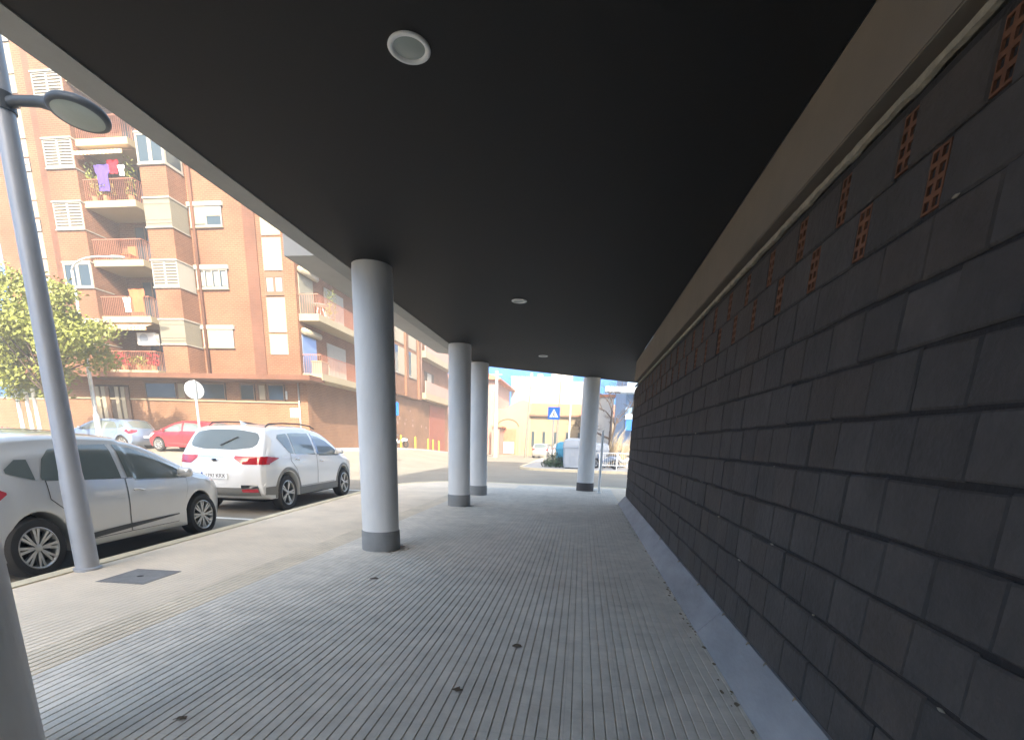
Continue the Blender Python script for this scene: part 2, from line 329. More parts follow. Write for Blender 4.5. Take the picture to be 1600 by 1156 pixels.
for (x, y, r_) in ((-2.505, 5.90, .229), (-2.60, 10.45, .235), (.19, 15.35, .255)):
    for k in range(60):
        a = q.uniform(-.9, 1.2); d = r_+.014+abs(q.normal(0, .05)); s_ = q.uniform(.008, .028); c_ = np.array([x+d*math.cos(a), y+d*math.sin(a)-.02])
        b.add([(c_[0]+s_*q.uniform(.5, 1.2)*math.cos(t_), c_[1]+s_*q.uniform(.5, 1.2)*math.sin(t_), .0012) for t_ in np.linspace(0, 6.28, 7)[:-1]], [(0, 1, 2, 3, 4, 5)])
for k in range(140):
    yy = q.uniform(1.3, 12); xx = .982-abs(q.normal(0, .03)); s_ = q.uniform(.005, .018)
    b.add([(xx+s_*q.uniform(.5, 1.2)*math.cos(t_), yy+1.8*s_*q.uniform(.5, 1.2)*math.sin(t_), .0012) for t_ in np.linspace(0, 6.28, 7)[:-1]], [(0, 1, 2, 3, 4, 5)])
o = b.build("dirt", "dirt"); o["kind"] = "stuff"; o["label"] = "loose dirt gathered at the column feet and wall foot"
for i, (y, lab) in enumerate([(2.86, "round white recessed ceiling light nearest the street lamp end, largest in view"), (7.31, "round white recessed ceiling light between the first and second columns"), (11.67, "small round recessed ceiling light deep in the arcade above the far columns")]):
    t = thing("ceiling_light", lab, "ceiling light", (-.98, y, HC), group="recessed lights in the black ceiling")
    b = MB(); b.lathe([(.105, -.0005), (.107, -.006), (.100, -.011), (.083, -.010), (.078, -.002)], n=40); b.build("rim", "white", t, smooth='all')
    b = MB(); b.lathe([(.078, -.002), (.066, -.004), (.03, -.0075), (.0005, -.0085)], n=40); b.build("lens", "lens", t, smooth='all')

# ------------------------------------------------------------------ cars
def catmull(pts, n=7):
    P = [np.array(p, float) for p in pts]; P = [2*P[0]-P[1]]+P+[2*P[-1]-P[-2]]; out = []
    for i in range(1, len(P)-2):
        for k in range(n):
            t = k/n; a, b_, c, d = P[i-1], P[i], P[i+1], P[i+2]
            out.append(.5*((2*b_)+(-a+c)*t+(2*a-5*b_+4*c-d)*t*t+(-a+3*b_-3*c+d)*t**3))
    out.append(P[-2]); return out
class CarShape:
    def __init__(s, top, axles, wr, Ra, W, belt, roofz, tumble, bow, zb):
        s.L2 = max(abs(p[0]) for p in top); s.W = W; s.belt = belt; s.roofz = roofz; s.tumble = tumble; s.bow = bow; s.axles = axles; s.wr = wr; s.Ra = Ra
        T = catmull(top); s.top = T
        k = int(np.argmax([p[1] for p in T])); s.rear = sorted([(p[1], p[0]) for p in T[:k]]); s.front = sorted([(p[1], p[0]) for p in T[k:]])
        out = [(p[0], p[1], .085 if p[1] > .5 else .06) for p in T]
        def arcpts(yc):
            a0 = math.asin((zb-wr)/Ra)
            return [(yc+Ra*math.cos(a), wr+Ra*math.sin(a), .02) for a in np.linspace(a0, math.pi-a0, 19)]
        def line(y0, y1, n): return [(y0+(y1-y0)*i/n, zb, .03) for i in range(1, n)]
        ra, fa = axles
        A = arcpts(fa); B = arcpts(ra)
        out += line(T[-1][0], A[0][0], 3)+A+line(A[-1][0], B[0][0], 10)+B+line(B[-1][0], T[0][0], 3)
        s.sil = out
    def w(s, y, z):
        u = min(1, abs(y)/s.L2); p = 1-(.19 if y > 0 else .13)*u**5
        if z < .5: q = .955+.03*z/.5
        elif z < s.belt: q = .985+.015*math.sin(math.pi*(z-.5)/(s.belt-.5))
        else: q = .985-s.tumble*((z-s.belt)/(s.roofz-s.belt))**1.12
        return s.W/2*p*q
    def mp(s, x, y, z, sx):
        u = abs(y)/s.L2
        yy = y-math.copysign(s.bow*u**3*abs(sx)**3, y)
        zz = z-.035*sx*sx*sm((z-s.belt)/(s.roofz-s.belt)) - .025*sx*sx*sm((z-.75)/.2)*(1 if y > 0 else .0)
        return (x, yy, zz)
    def redge(s, z, side=-1):
        A = s.rear if side < 0 else s.front
        return float(np.interp(z, [a[0] for a in A], [a[1] for a in A]))
    def side(s, y, z, off, sg=1):
        ww = s.w(y, z); rad = .085
        for sd in (-1, 1):
            if z < s.roofz-.1:
                d = (y-s.redge(z, -1)) if sd < 0 else (s.redge(z, 1)-y)
                d = max(0, d)*.75
                if d < rad: ww = min(ww, ww-rad+math.sqrt(max(0, rad*rad-(rad-d)**2)))
        p = s.mp((ww+off), y, z, 1)
        h, n_, _, _ = s.tree().ray_cast(Vector((sg*3, p[1], p[2])), Vector((-sg, 0, 0)))
        if h and abs(h.x) > ww-.12: h = h+n_*off*(1 if n_.x*sg > 0 else -1); return (h.x, h.y, h.z)
        return (sg*p[0], p[1], p[2])
    def tree(s):
        if not hasattr(s, 'bvh'):
            from mathutils.bvhtree import BVHTree
            b = s.body(); s.bvh = BVHTree.FromPolygons(b.v, b.f)
        return s.bvh
    def end(s, x, z, off, side=-1):
        y = s.redge(z, side); ww = s.w(y, z)-.085
        sx = max(-1, min(1, x/ww)); dy = (s.redge(z+.01, side)-s.redge(z-.01, side))
        nrm = np.array([-(.02) if side < 0 else .02, -dy if side < 0 else dy*-1]); nv = np.array([side*.02, abs(dy)]); nv = nv/np.linalg.norm(nv)
        ex = max(0, abs(x)-ww)
        q = s.mp(x, y+nv[0]*off, z+nv[1]*off, sx)
        h, n_, _, _ = s.tree().ray_cast(Vector((q[0], side*5, q[2])), Vector((0, -side, 0)))
        if h and h.y*side > s.L2*.5: h = h+n_*off*(1 if n_.y*side > 0 else -1); return (h.x, h.y, h.z)
        return (q[0], q[1]-side*(.085-math.sqrt(max(0, .085**2-min(ex, .085)**2))), q[2])
    def body(s):
        N = len(s.sil); P = np.array([(p[0], p[1]) for p in s.sil]); rad = [p[2] for p in s.sil]
        nrm = []
        for i in range(N):
            d = P[(i+1) % N]-P[i-1]; d = d/np.linalg.norm(d); nrm.append(np.array([d[1], -d[0]]))
        area = .5*sum(P[i][0]*P[(i+1) % N][1]-P[(i+1) % N][0]*P[i][1] for i in range(N))
        if area > 0: nrm = [-n for n in nrm]
        rows = []
        for i in range(N):
            y, z = P[i]; ww = s.w(y, z); r = rad[i]; row = []
            half = []
            for sx in np.linspace(0, 1, 7): half.append((sx*(ww-r), y, z, sx))
            for a in np.linspace(0, math.pi/2, 5)[1:]:
                q = P[i]+nrm[i]*r*(1-math.cos(a)); half.append((ww-r+r*math.sin(a), q[0], q[1], 1))
            q = P[i]+nrm[i]*r
            c = np.array([max(-s.L2*.85, min(s.L2*.85, q[0])), .84*s.belt])
            for ro in np.linspace(1, 0, 8)[1:]:
                pp = c+(q-c)*ro; half.append((s.w(pp[0], pp[1]), pp[0], pp[1], 1))
            pts = [s.mp(*h) for h in half]
            row = [(-p[0], p[1], p[2]) for p in pts[::-1][:-1]]+pts
            rows.append(row)
        rows.append(rows[0]); b = MB(); b.grid(rows); return b
    def drape(s, tp, bt, off, sg, ny=40, nz=14):
        ys = np.linspace(tp[0][0], tp[-1][0], ny); rows = []
        for y in ys:
            zt = np.interp(y, [a[0] for a in tp], [a[1] for a in tp]); zb_ = np.interp(y, [a[0] for a in bt], [a[1] for a in bt])
            rows.append([s.side(y, zb_+(zt-zb_)*k/nz, off, sg) for k in range(nz+1)])
        b = MB(); b.grid(rows); return b
    def drape_end(s, tp, bt, off, side=-1, nx=28, nz=6):
        rows = []
        for x in np.linspace(tp[0][0], tp[-1][0], nx):
            zt = np.interp(x, [a[0] for a in tp], [a[1] for a in tp]); zb_ = np.interp(x, [a[0] for a in bt], [a[1] for a in bt])
            rows.append([s.end(x, zb_+(zt-zb_)*k/nz, off, side) for k in range(nz+1)])
        b = MB(); b.grid(rows); return b
def text_mesh(txt, size, name, m, parent, loc, rot, shear=0):
    c = bpy.data.curves.new(name, 'FONT'); c.body = txt; c.size = size; c.align_x = 'CENTER'; c.align_y = 'CENTER'; c.extrude = .0008; c.shear = shear
    o = bpy.data.objects.new(name, c); COL.objects.link(o)
    me = bpy.data.meshes.new_from_object(o.evaluated_get(bpy.context.evaluated_depsgraph_get())); bpy.data.objects.remove(o)
    me.name = name; me.materials.clear(); me.materials.append(M[m])
    o = bpy.data.objects.new(name, me); COL.objects.link(o); o.parent = parent; o.location = loc; o.rotation_euler = rot; return o
def wheel(parent, x, y, r, wd, spokes, sg):
    t = MB(); h = wd/2
    t.lathe([(r*.66, -h*.86), (r*.80, -h), (r*.93, -h*.95), (r*.99, -h*.7), (r, 0), (r*.99, h*.7), (r*.93, h*.95), (r*.80, h), (r*.66, h*.86)], axis='x', n=48)
    o = bpy.data.objects.new("wheel", None); COL.objects.link(o); o.parent = parent; o.location = (x, y, r)
    t.build("tyre", "rubber", o, smooth=True)
    b = MB(); e = sg*h
    b.lathe([(r*.665, sg*h*.84), (r*.69, e*.93), (r*.66, e*.97), (r*.62, e*.84), (r*.60, sg*h*.1)], axis='x', n=48)
    b.lathe([(r*.14, e*.55), (r*.13, e*.80), (r*.07, e*.84), (.0005, e*.84)], axis='x', n=20)
    for k in range(spokes):
        for d in (-.10, .10):
            a = 2*math.pi*k/spokes; ca, sa = math.cos(a+d*.5), math.sin(a+d*.5); c2, s2 = math.cos(a+d*1.3), math.sin(a+d*1.3); wv = r*.038
            p0 = (r*.10*ca, r*.10*sa); p1 = (r*.64*c2, r*.64*s2); px, py = -math.sin(a), math.cos(a)
            v = []
            for (pp, ww, xx) in ((p0, wv*.8, e*.80), (p1, wv*1.25, e*.90)):
                for sgn in (-1, 1):
                    v.append((xx, pp[0]+px*ww*sgn, pp[1]+py*ww*sgn))
                for sgn in (-1, 1):
                    v.append((xx-sg*.03, pp[0]+px*ww*sgn, pp[1]+py*ww*sgn))
            b.add(v, [(0, 1, 5, 4), (2, 3, 7, 6), (0, 2, 6, 4), (1, 3, 7, 5)])
    b.build("rim", "rim", o, smooth=True)
    b = MB(); b.lathe([(r*.66, sg*h*.12), (.0005, sg*h*.1)], axis='x', n=32); b.build("brake_disc", "seam", o)
    return o
def make_car(name, label, cat, paint, sh, loc, rz, spec, group=None):
    t = thing(name, label, cat, loc, rz, group)
    body = sh.body().build("body", paint, t, smooth=True)
    b = MB(); ra, fa = sh.axles; b.box(-sh.W/2+.27, sh.W/2-.27, ra-sh.Ra-.03, fa+sh.Ra+.03, .2, sh.wr+sh.Ra+.03); b.build("underbody", "well", t)
    for sg in (-1, 1):
        for tp, bt in spec['side_windows']:
            sh.drape(tp, bt, .006, sg).build("side_window", "car_glass", t, smooth='all')
        for dr in spec['doors']:
            tp, bt, hy, hz = dr
            gtp = [(y, z+.006) for y, z in tp]; gbt = [(y, z-.007) for y, z in bt]
            gtp[0] = (gtp[0][0]-.007, gtp[0][1]); gtp[-1] = (gtp[-1][0]+.007, gtp[-1][1]); gbt[0] = (gbt[0][0]-.007, gbt[0][1]); gbt[-1] = (gbt[-1][0]+.007, gbt[-1][1])
            d = sh.drape(tp, bt, .005, sg, 40, 12).build("door", paint, t, smooth='all')
            sh.drape(gtp, gbt, .0022, sg, 40, 12).build("seam", "seam", d)
            hb = MB(); q = [sh.side(hy+k*.035, hz+.012*math.sin(k), .012+.018*math.sin(math.pi*k/5), sg) for k in range(6)]
            hb.tube(q, [.010, .013, .014, .014, .013, .010], 8); hb.build("handle", spec.get('handle', paint), d, smooth='all')
        if 'moulding' in spec:
            sh.drape(*spec['moulding'], .012, sg).build("side_moulding", "car_plastic", t)
        if spec.get('arch'):
            for ya in sh.axles:
                rows = []
                for a in np.linspace(R(-8), R(188), 30):
                    rows.append([sh.side(ya+rr_*math.cos(a), sh.wr+rr_*math.sin(a), .012, sg) for rr_ in (sh.Ra+.022, sh.Ra+.045, sh.Ra+.08)]+[sh.side(ya+(sh.Ra+.085)*math.cos(a), sh.wr+(sh.Ra+.085)*math.sin(a), -.002, sg)])
                b = MB(); b.grid(rows); b.build("arch_trim", "cladding_grey", t, smooth='all')
            sh.drape(*spec['sill'], .012, sg).build("sill_trim", "cladding_grey", t)
            sh.drape([(-2.12, .50), (-1.76, .50)], [(-2.12, .36), (-1.76, .33)], .009, sg).build("bumper_corner", "cladding_grey", t)
        b = MB(); my, mz = spec['mirror']; p = sh.side(my, mz, .02, sg)
        b.lathe([(.001, -.10), (.05, -.095), (.068, -.05), (.07, .03), (.06, .085), (.001, .1)], (0, 0, 0), 'x', 16)
        b.v = [(p[0]+sg*(.10)+v[0], p[1]+v[1]*.75, p[2]+.03+v[2]*.95) for v in b.v]
        b.tube([(p[0]-sg*.04, p[1], p[2]-.03), (p[0]+sg*.06, p[1], p[2]+.0)], .025, 8)
        b.build("mirror", paint, t, smooth='all')
        if 'rail' in spec:
            q = [(y, z) for y, z in spec['rail']]; b = MB()
            b.tube([(sg*spec['railx']*(1-.04*abs(y)), y, z) for y, z in q], .014, 8); b.build("roof_rail", "car_plastic", t, smooth='all')
        for tp, bt in spec['head']:
            sh.drape(tp, bt, .004, sg).build("headlight", "clear_lens", t, smooth='all')
        for k, (tp, bt) in enumerate(spec['tail']):
            o = sh.drape(tp, bt, .009, sg, 30, 10).build("tail_light", "red_lens", t, smooth='all')
            e = spec['tail_end']; x0 = e[0][0]
            mb = sh.drape_end([(sg*x, z) for x, z in e] if sg > 0 else [(sg*x, z) for x, z in e[::-1]], [(sg*x, z) for x, z in spec['tail_end_b']] if sg > 0 else [(sg*x, z) for x, z in spec['tail_end_b'][::-1]],   .009, -1, 24, 10)
            mb.build("lens", "red_lens", o, smooth='all')
        if 'reflector' in spec:
            e = spec['reflector']; tp = [(sg*x, e[2]) for x in ((e[0], e[1]) if sg > 0 else (e[1], e[0]))]; bt = [(x, e[3]) for x, _ in tp]
            sh.drape_end(tp, bt, .016, -1, 10, 2).build("reflector", "red_lens", t, smooth='all')
            tp = [(x, e[2]+.075) for x, _ in tp]; bt = [(x, e[2]+.02) for x, _ in tp]
            sh.drape_end(tp, bt, .016, -1, 10, 2).build("exhaust_trim", "chrome", t, smooth='all')
    sh.drape_end(*spec['rear_window'], .004, -1).build("rear_window", "car_glass", t, smooth='all')
    sh.drape_end(*spec['windscreen'], .004, 1).build("windscreen", "car_glass", t, smooth='all')
    for nm, tp, bt, m in spec.get('end_parts', []):
        sh.drape_end(tp, bt, .009, -1).build(nm, m, t, smooth='all')
    for x in (-1, 1):
        for y in sh.axles:
            wheel(t, x*(sh.W/2-.125), y, sh.wr, .21, spec['spokes'], x)
    return t
hatch = CarShape([(-1.86, .28), (-1.97, .40), (-2.02, .58), (-2.0, .78), (-1.95, .95), (-1.84, 1.12), (-1.66, 1.32), (-1.50, 1.425), (-1.15, 1.465), (-.6, 1.485), (0, 1.465), (.30, 1.41), (.58, 1.30), (.92, 1.13), (1.20, 1.00), (1.5, .935), (1.78, .84), (1.94, .71), (2.01, .55), (2.0, .38), (1.90, .26)],
                 (-1.33, 1.24), .315, .365, 1.734, .93, 1.485, .20, .17, .21)
hspec = dict(
    side_windows=[([(-.10, 1.375), (.15, 1.355), (.42, 1.26), (.70, 1.10), (.98, .955)], [(-.10, .955), (.5, .935), (.98, .92)]),
                  ([(-1.20, 1.03), (-1.10, 1.22), (-.98, 1.32), (-.7, 1.365), (-.19, 1.38)], [(-1.20, .995), (-.7, .965), (-.19, .955)]),
                  ([(-1.55, 1.12), (-1.40, 1.22), (-1.27, 1.22)], [(-1.55, 1.08), (-1.40, 1.035), (-1.27, 1.0)])],
    doors=[([(-.13, .945), (.95, .91)], [(-.13, .30), (.72, .30), (.86, .55), (.95, .75)], -.05, .80), ([(-1.16, .985), (-.15, .945)], [(-1.16, .80), (-1.0, .66), (-.90, .40), (-.86, .30), (-.15, .30)], -1.04, .83)],
    moulding=([(-.86, .36), (-.2, .395), (.72, .41)], [(-.86, .33), (-.7, .305), (.72, .395)]),
    mirror=(.80, .97), head=[([(1.45, .86), (1.75, .80), (1.9, .70)], [(1.45, .82), (1.75, .66), (1.9, .62)])],
    tail=[([(-1.93, .95), (-1.80, .98), (-1.62, .90)], [(-1.93, .74), (-1.80, .77), (-1.62, .88)])],
    tail_end=[(.48, .93), (.80, .95)], tail_end_b=[(.48, .86), (.80, .74)],
    rear_window=([(-.60, 1.34), (-.3, 1.39), (.3, 1.39), (.60, 1.34)], [(-.68, 1.06), (-.3, 1.02), (.3, 1.02), (.68, 1.06)]),
    windscreen=([(-.58, 1.36), (0, 1.40), (.58, 1.36)], [(-.72, 1.07), (0, 1.03), (.72, 1.07)]),
    end_parts=[("number_plate", [(-.26, .66), (.26, .66)], [(-.26, .55), (.26, .55)], "plate")], spokes=8)
suv = CarShape([(-2.05, .30), (-2.16, .38), (-2.22, .52), (-2.24, .70), (-2.22, .86), (-2.17, 1.0), (-2.08, 1.12), (-1.94, 1.30), (-1.80, 1.47), (-1.72, 1.545), (-1.5, 1.59), (-1.0, 1.625), (-.4, 1.635), (.15, 1.61), (.5, 1.54), (.85, 1.36), (1.18, 1.13), (1.40, 1.055), (1.75, .985), (2.02, .89), (2.17, .75), (2.23, .58), (2.21, .42), (2.10, .28)],
               (-1.34, 1.33), .345, .405, 1.855, 1.06, 1.635, .22, .17, .26)
sspec = dict(
    side_windows=[([(-.08, 1.505), (.22, 1.475), (.52, 1.375), (.80, 1.22), (1.05, 1.07)], [(-.08, 1.055), (.6, 1.045), (1.05, 1.04)]),
                  ([(-1.02, 1.49), (-.7, 1.51), (-.17, 1.51)], [(-1.02, 1.075), (-.7, 1.065), (-.17, 1.055)]),
                  ([(-1.50, 1.40), (-1.42, 1.455), (-1.25, 1.475), (-1.07, 1.487)], [(-1.50, 1.385), (-1.40, 1.28), (-1.25, 1.11), (-1.07, 1.08)])],
    doors=[([(-.10, 1.045), (1.02, 1.03)], [(-.10, .44), (.72, .44), (.86, .62), (1.02, .85)], -.02, .93), ([(-1.20, 1.09), (-.12, 1.045)], [(-1.20, .95), (-1.0, .78), (-.90, .50), (-.86, .44), (-.12, .44)], -1.06, .97)],
    arch=True, sill=([(-.93, .42), (.93, .42)], [(-.93, .275), (.93, .275)]), handle="chrome",
    mirror=(.86, 1.10), head=[([(1.55, .92), (1.85, .90), (2.08, .80)], [(1.55, .88), (1.85, .76), (2.08, .70)])],
    tail=[([(-2.14, 1.035), (-2.0, 1.04), (-1.80, 1.03), (-1.66, 1.015)], [(-2.14, .90), (-2.0, .91), (-1.80, .97), (-1.66, 1.005)])],
    tail_end=[(.36, 1.04), (.5, 1.035), (.86, 1.035)], tail_end_b=[(.36, .995), (.5, .90), (.86, .90)],
    rear_window=([(-.66, 1.38), (-.60, 1.47), (-.3, 1.50), (.3, 1.50), (.60, 1.47), (.66, 1.38)], [(-.66, 1.26), (-.60, 1.19), (-.3, 1.15), (.3, 1.15), (.60, 1.19), (.66, 1.26)]),
    windscreen=([(-.62, 1.50), (0, 1.54), (.62, 1.50)], [(-.76, 1.17), (0, 1.13), (.76, 1.17)]),
    end_parts=[("bumper_cladding", [(-.73, .50), (-.4, .49), (.4, .49), (.73, .50)], [(-.73, .335), (.73, .335)], "cladding_grey"), ("light_strip", [(-.36, 1.035), (.36, 1.035)], [(-.36, 1.008), (.36, 1.008)], "chrome")],
    rail=[(-1.45, 1.575), (-1.35, 1.625), (-.9, 1.655), (-.3, 1.665), (.2, 1.64), (.42, 1.58)], railx=.62, reflector=(.46, .715, .465, .405), spokes=5)
car1 = make_car("parked_car", "silver hatchback parked at the kerb behind the grey lamp post", "car", "paint_silver", hatch, (-6.36, 5.38, -.13), R(3.6), hspec); car1.scale = (.97, .95, 1.0)
suvo = make_car("parked_car", "white SUV with red tail lights and roof rails parked ahead of the silver hatchback", "car", "paint_white", suv, (-6.94, 10.72, -.13), R(3.4), sspec); suvo.scale = (1.0, 1.05, 1.06)
# SUV extras: number plate with lettering, badge, aerial
q = suv.end(0, .70, .012); pl = MB(); pl.box(-.26, .26, -.004, .004, -.055, .055); po = pl.build("number_plate", "plate", suvo); po.location = q
bl = MB(); bl.box(-.257, -.218, -.0048, -.0042, -.052, .052); bl.build("blue_band", "plate_blue", po)
text_mesh("1797 KRX", .092, "lettering", "ink", po, (.02, -.0055, -.002), (R(90), 0, 0))
q = suv.end(0, .965, .01); b = MB(); b.lathe([(.0005, -.004), (.05, -.004), (.058, -.001), (.058, .004)], axis='y', n=28); b.v = [(x*1.25, y, z*.72) for x, y, z in b.v]; o = b.build("badge", "chrome", suvo, smooth='all'); o.location = q
b = MB(); b.lathe([(.0005, -.002), (.034, -.002), (.034, .001)], axis='y', n=24); b.v = [(x*1.35, y-.004, z*.66) for x, y, z in b.v]; b.build("badge_field", "ink", o)
b = MB(); b.add([(-.02, -1.30, 1.60), (.02, -1.30, 1.60), (.004, -1.36, 1.68), (-.004, -1.36, 1.68), (-.02, -1.12, 1.61), (.02, -1.12, 1.61)], [(0, 1, 2, 3), (1, 5, 2), (0, 3, 4), (2, 5, 4, 3)]); b.build("aerial", "paint_white", suvo)
b = MB(); p0 = suv.end(.02, 1.20, .02); p1 = suv.end(.30, 1.36, .02); b.tube([p0, p1], .009, 6); b.build("wiper", "car_plastic", suvo)
make_car("parked_car", "dark navy car in the second row, roof showing above the silver hatchback", "car", "paint_navy", hatch, (-11.7, 9.4, g(-11.7, 9.4)), R(4), hspec)
make_car("parked_car", "pale green grey car at the left edge beyond the navy car", "car", "paint_green", hatch, (-14.6, 9.0, g(-14.6, 9)), R(4), hspec)
make_car("parked_car", "pale blue hatchback parked along the brick block beside the red car", "car", "paint_blue", hatch, (-23.75, 22.5, g(-23.7, 22.5)), R(90), hspec)
make_car("parked_car", "red car parked along the brick block under the round sign", "car", "paint_red", hatch, (-19.1, 22.4, g(-19.1, 22.4)), R(90), hspec)
make_car("parked_car", "small silver car parked far off before the cream warehouse", "car", "paint_silver", hatch, (-3.9, 52, -.13), R(-8), hspec, "cars parked before the warehouse")
for i, (x, y, p, l) in enumerate([(-1.9, 54, "paint_white", "white car behind the zebra sign before the cream warehouse"), (3.6, 45, "paint_blue", "blue grey car seen past the last column on the right")]):
    make_car("parked_car", l, "car", p, hatch, (x, y, .0), R(-8+80*i), hspec)

# ------------------------------------------------------------------ street furniture
def lathe_thing(*a): pass
sl = thing("street_lamp", "tall grey lamp post at the kerb with oval lamp head beside silver car", "street lamp", (-4.93, 4.16, 0))
b = MB(); b.lathe([(.115, -.01), (.115, .02), (.098, .03), (.095, .9), (.088, .98), (.078, 2.5), (.068, 4.7), (.05, 4.78), (.0005, 4.8)], n=28); b.build("pole", "metal_grey", sl, smooth=True)
b = MB(); b.tube([(0, 0, 3.98), (.14, 0, 4.0), (.34, 0, 3.985), (.47, 0, 3.96)], [.045, .038, .04, .05], 12); b.tube([(.0, 0, 3.93), (0, 0, 4.06)], .085, 20); b.build("arm", "lamp_dark", sl, smooth=True)
def headtilt(v):
    a = R(5); x, z = v[0]-.62, v[2]-4.0; x *= .70; y = v[1]*.82; z *= .9; c_, s_ = math.cos(a), math.sin(a); x, z = x*c_+z*s_, -x*s_+z*c_
    a = R(13); c_, s_ = math.cos(a), math.sin(a)
    return (.70+x, y*c_+z*s_, 3.895+z*c_-y*s_)
hd = MB(); rows = []
for i, r_ in enumerate([(.0005, .075), (.12, .07), (.20, .052), (.255, .022), (.27, 0), (.268, -.022), (.25, -.034), (.222, -.036)]):
    rows.append([(.62+r_[0]*1.28*math.cos(a), r_[0]*.82*math.sin(a), 4.0+r_[1]+.04*0) for a in np.linspace(0, 2*math.pi, 41)])
hd.grid(rows); hd.v = [headtilt(v) for v in hd.v]; h_ = hd.build("head", "lamp_dark", sl, smooth='all')
b = MB(); b.grid([[(.62+r_*1.28*math.cos(a), r_*.82*math.sin(a), 4.0+z) for a in np.linspace(0, 2*math.pi, 41)] for r_, z in ((.2225, -.035), (.18, -.042), (.09, -.047), (.0005, -.048))]); b.v = [headtilt(v) for v in b.v]; b.build("lens", "lens", h_, smooth='all')
def cobra(x, y, h, rch, lab, dirx=1, r0=.09, group=None):
    t = thing("street_lamp", lab, "street lamp", (x, y, g(x, y)+(.11 if x < -13 else 0)), group=group)
    b = MB(); b.lathe([(r0*2.0, -.2), (r0*2.0, .04), (r0*1.5, .06), (r0*1.45, 1.5), (r0, 1.6), (r0*.65, h-.5)], n=16); b.build("pole", "galv", t, smooth=True)
    b = MB(); pth = [(0, 0, h-.5)]+[(dirx*rch*.7*(1-math.cos(a)), 0, h-.5+.55*math.sin(a)) for a in np.linspace(.2, math.pi/2, 7)]+[(dirx*rch, 0, h+.02)]
    b.tube(pth, r0*.45, 10); b.build("arm", "galv", t, smooth='all')
    b = MB(); b.lathe([(.0005, 0), (.09, .05), (.13, .2), (.12, .55), (.06, .78), (.0005, .8)], (0, 0, 0), 'x', 18); b.v = [(dirx*(rch-.1+v[0]), v[1], h+.02+v[2]*.55-.04*v[0]) for v in b.v]; hh = b.build("head", "galv", t, smooth='all')
    b = MB(); b.lathe([(.0005, -.052), (.1, -.046)], n=18); b.v = [(dirx*(rch+.3)+v[0]*2.2, v[1], h-.02+v[2]) for v in b.v]; b.build("lens", "lens", hh)
    return t
cobra(-23.55, 21.6, 8.35, 2.1, "slim street lamp with curved arm standing before the brick block's balconies")
cobra(-1.15, 45, 8.2, 1.8, "far street lamp with curved arm before the white building", 1)
def pole_thing(name, lab, cat, x, y, h, r, m, lean=0):
    t = thing(name, lab, cat, (x, y, g(x, y)))
    b = MB(); b.tube([(0, 0, -.2), (lean*.5, 0, h*.5), (lean, 0, h)], [r*1.35, r*1.1, r*.75], 12); b.build("pole", m, t, smooth=True); return t
t = pole_thing("utility_pole", "thick pale utility pole beside the pink house", "utility pole", -8.35, 48, 8.0, .18, "galv")
b = MB(); b.box(-.5, .5, -.05, .05, 7.6, 7.7); b.box(-.3, -.1, -.12, .12, 6.2, 6.7); b.build("crossarm", "galv", t)
t = pole_thing("utility_pole", "thin leaning pole in front of the warehouse doorway", "utility pole", -5.6, 50, 6.9, .1, "pole_grey", .3)
b = MB(); b.box(.05, .55, -.05, .05, 6.5, 6.58); b.build("crossarm", "galv", t)
t = pole_thing("utility_pole", "tall thin pole rising before the white building near last column", "utility pole", -2.35, 47, 8.4, .09, "pole_grey", .15)
b = MB(); b.tube([(.15, 0, 7.2), (.5, 0, 7.45), (.9, 0, 7.5)], .03, 8); b.build("bracket", "galv", t)
# round sign, seen from behind
sx, sy = -13.37, 16.0; gz = g(sx, sy)
t = thing("road_sign", "round road sign seen from its pale back on slim post", "sign", (sx, sy, gz), R(62))
b = MB(); b.tube([(0, 0, -.2), (0, 0, 3.12-gz)], .04, 12); b.build("post", "sign_back", t, smooth=True)
b = MB(); b.lathe([(.0005, 0), (.30, 0), (.31, .01), (.31, .03), (.0005, .032)], axis='y', n=36); b.v = [(v[0], v[1]+.045, v[2]+2.8-gz) for v in b.v]; b.build("disc", "sign_back", t, smooth=True)
b = MB(); b.box(-.012, .012, -.045, .044, 2.52-gz, 3.08-gz); b.build("bracket", "galv", t)
# blue parking sign half hidden by the first column
t = thing("road_sign", "blue rounded square sign with white symbol half hidden by the first column", "sign", (-9.35, 24, g(-9.35, 24)))
b = MB(); b.tube([(0, 0, -.2), (0, 0, 3.15)], .035, 12); b.build("post", "galv", t, smooth=True)
def rrect(w_, h_, r_, n=6):
    return [(sx_*(w_-r_)+r_*math.cos(a), sz_*(h_-r_)+r_*math.sin(a)) for sx_, sz_, a0 in ((1, 1, 0), (-1, 1, 90), (-1, -1, 180), (1, -1, 270)) for a in np.linspace(R(a0), R(a0+90), n)]
b = MB(); b.prism([(x, z+2.85) for x, z in rrect(.31, .31, .06)], -.05, -.03, axis='y'); pn = b.build("panel", "sign_blue", t)
b = MB(); b.prism([(x, z+2.74) for x, z in rrect(.16, .13, .06)], -.0535, -.0505, axis='y'); b.prism([(x, z+2.98) for x, z in rrect(.05, .06, .045)], -.0535, -.0505, axis='y'); b.build("symbol", "sign_white", pn)
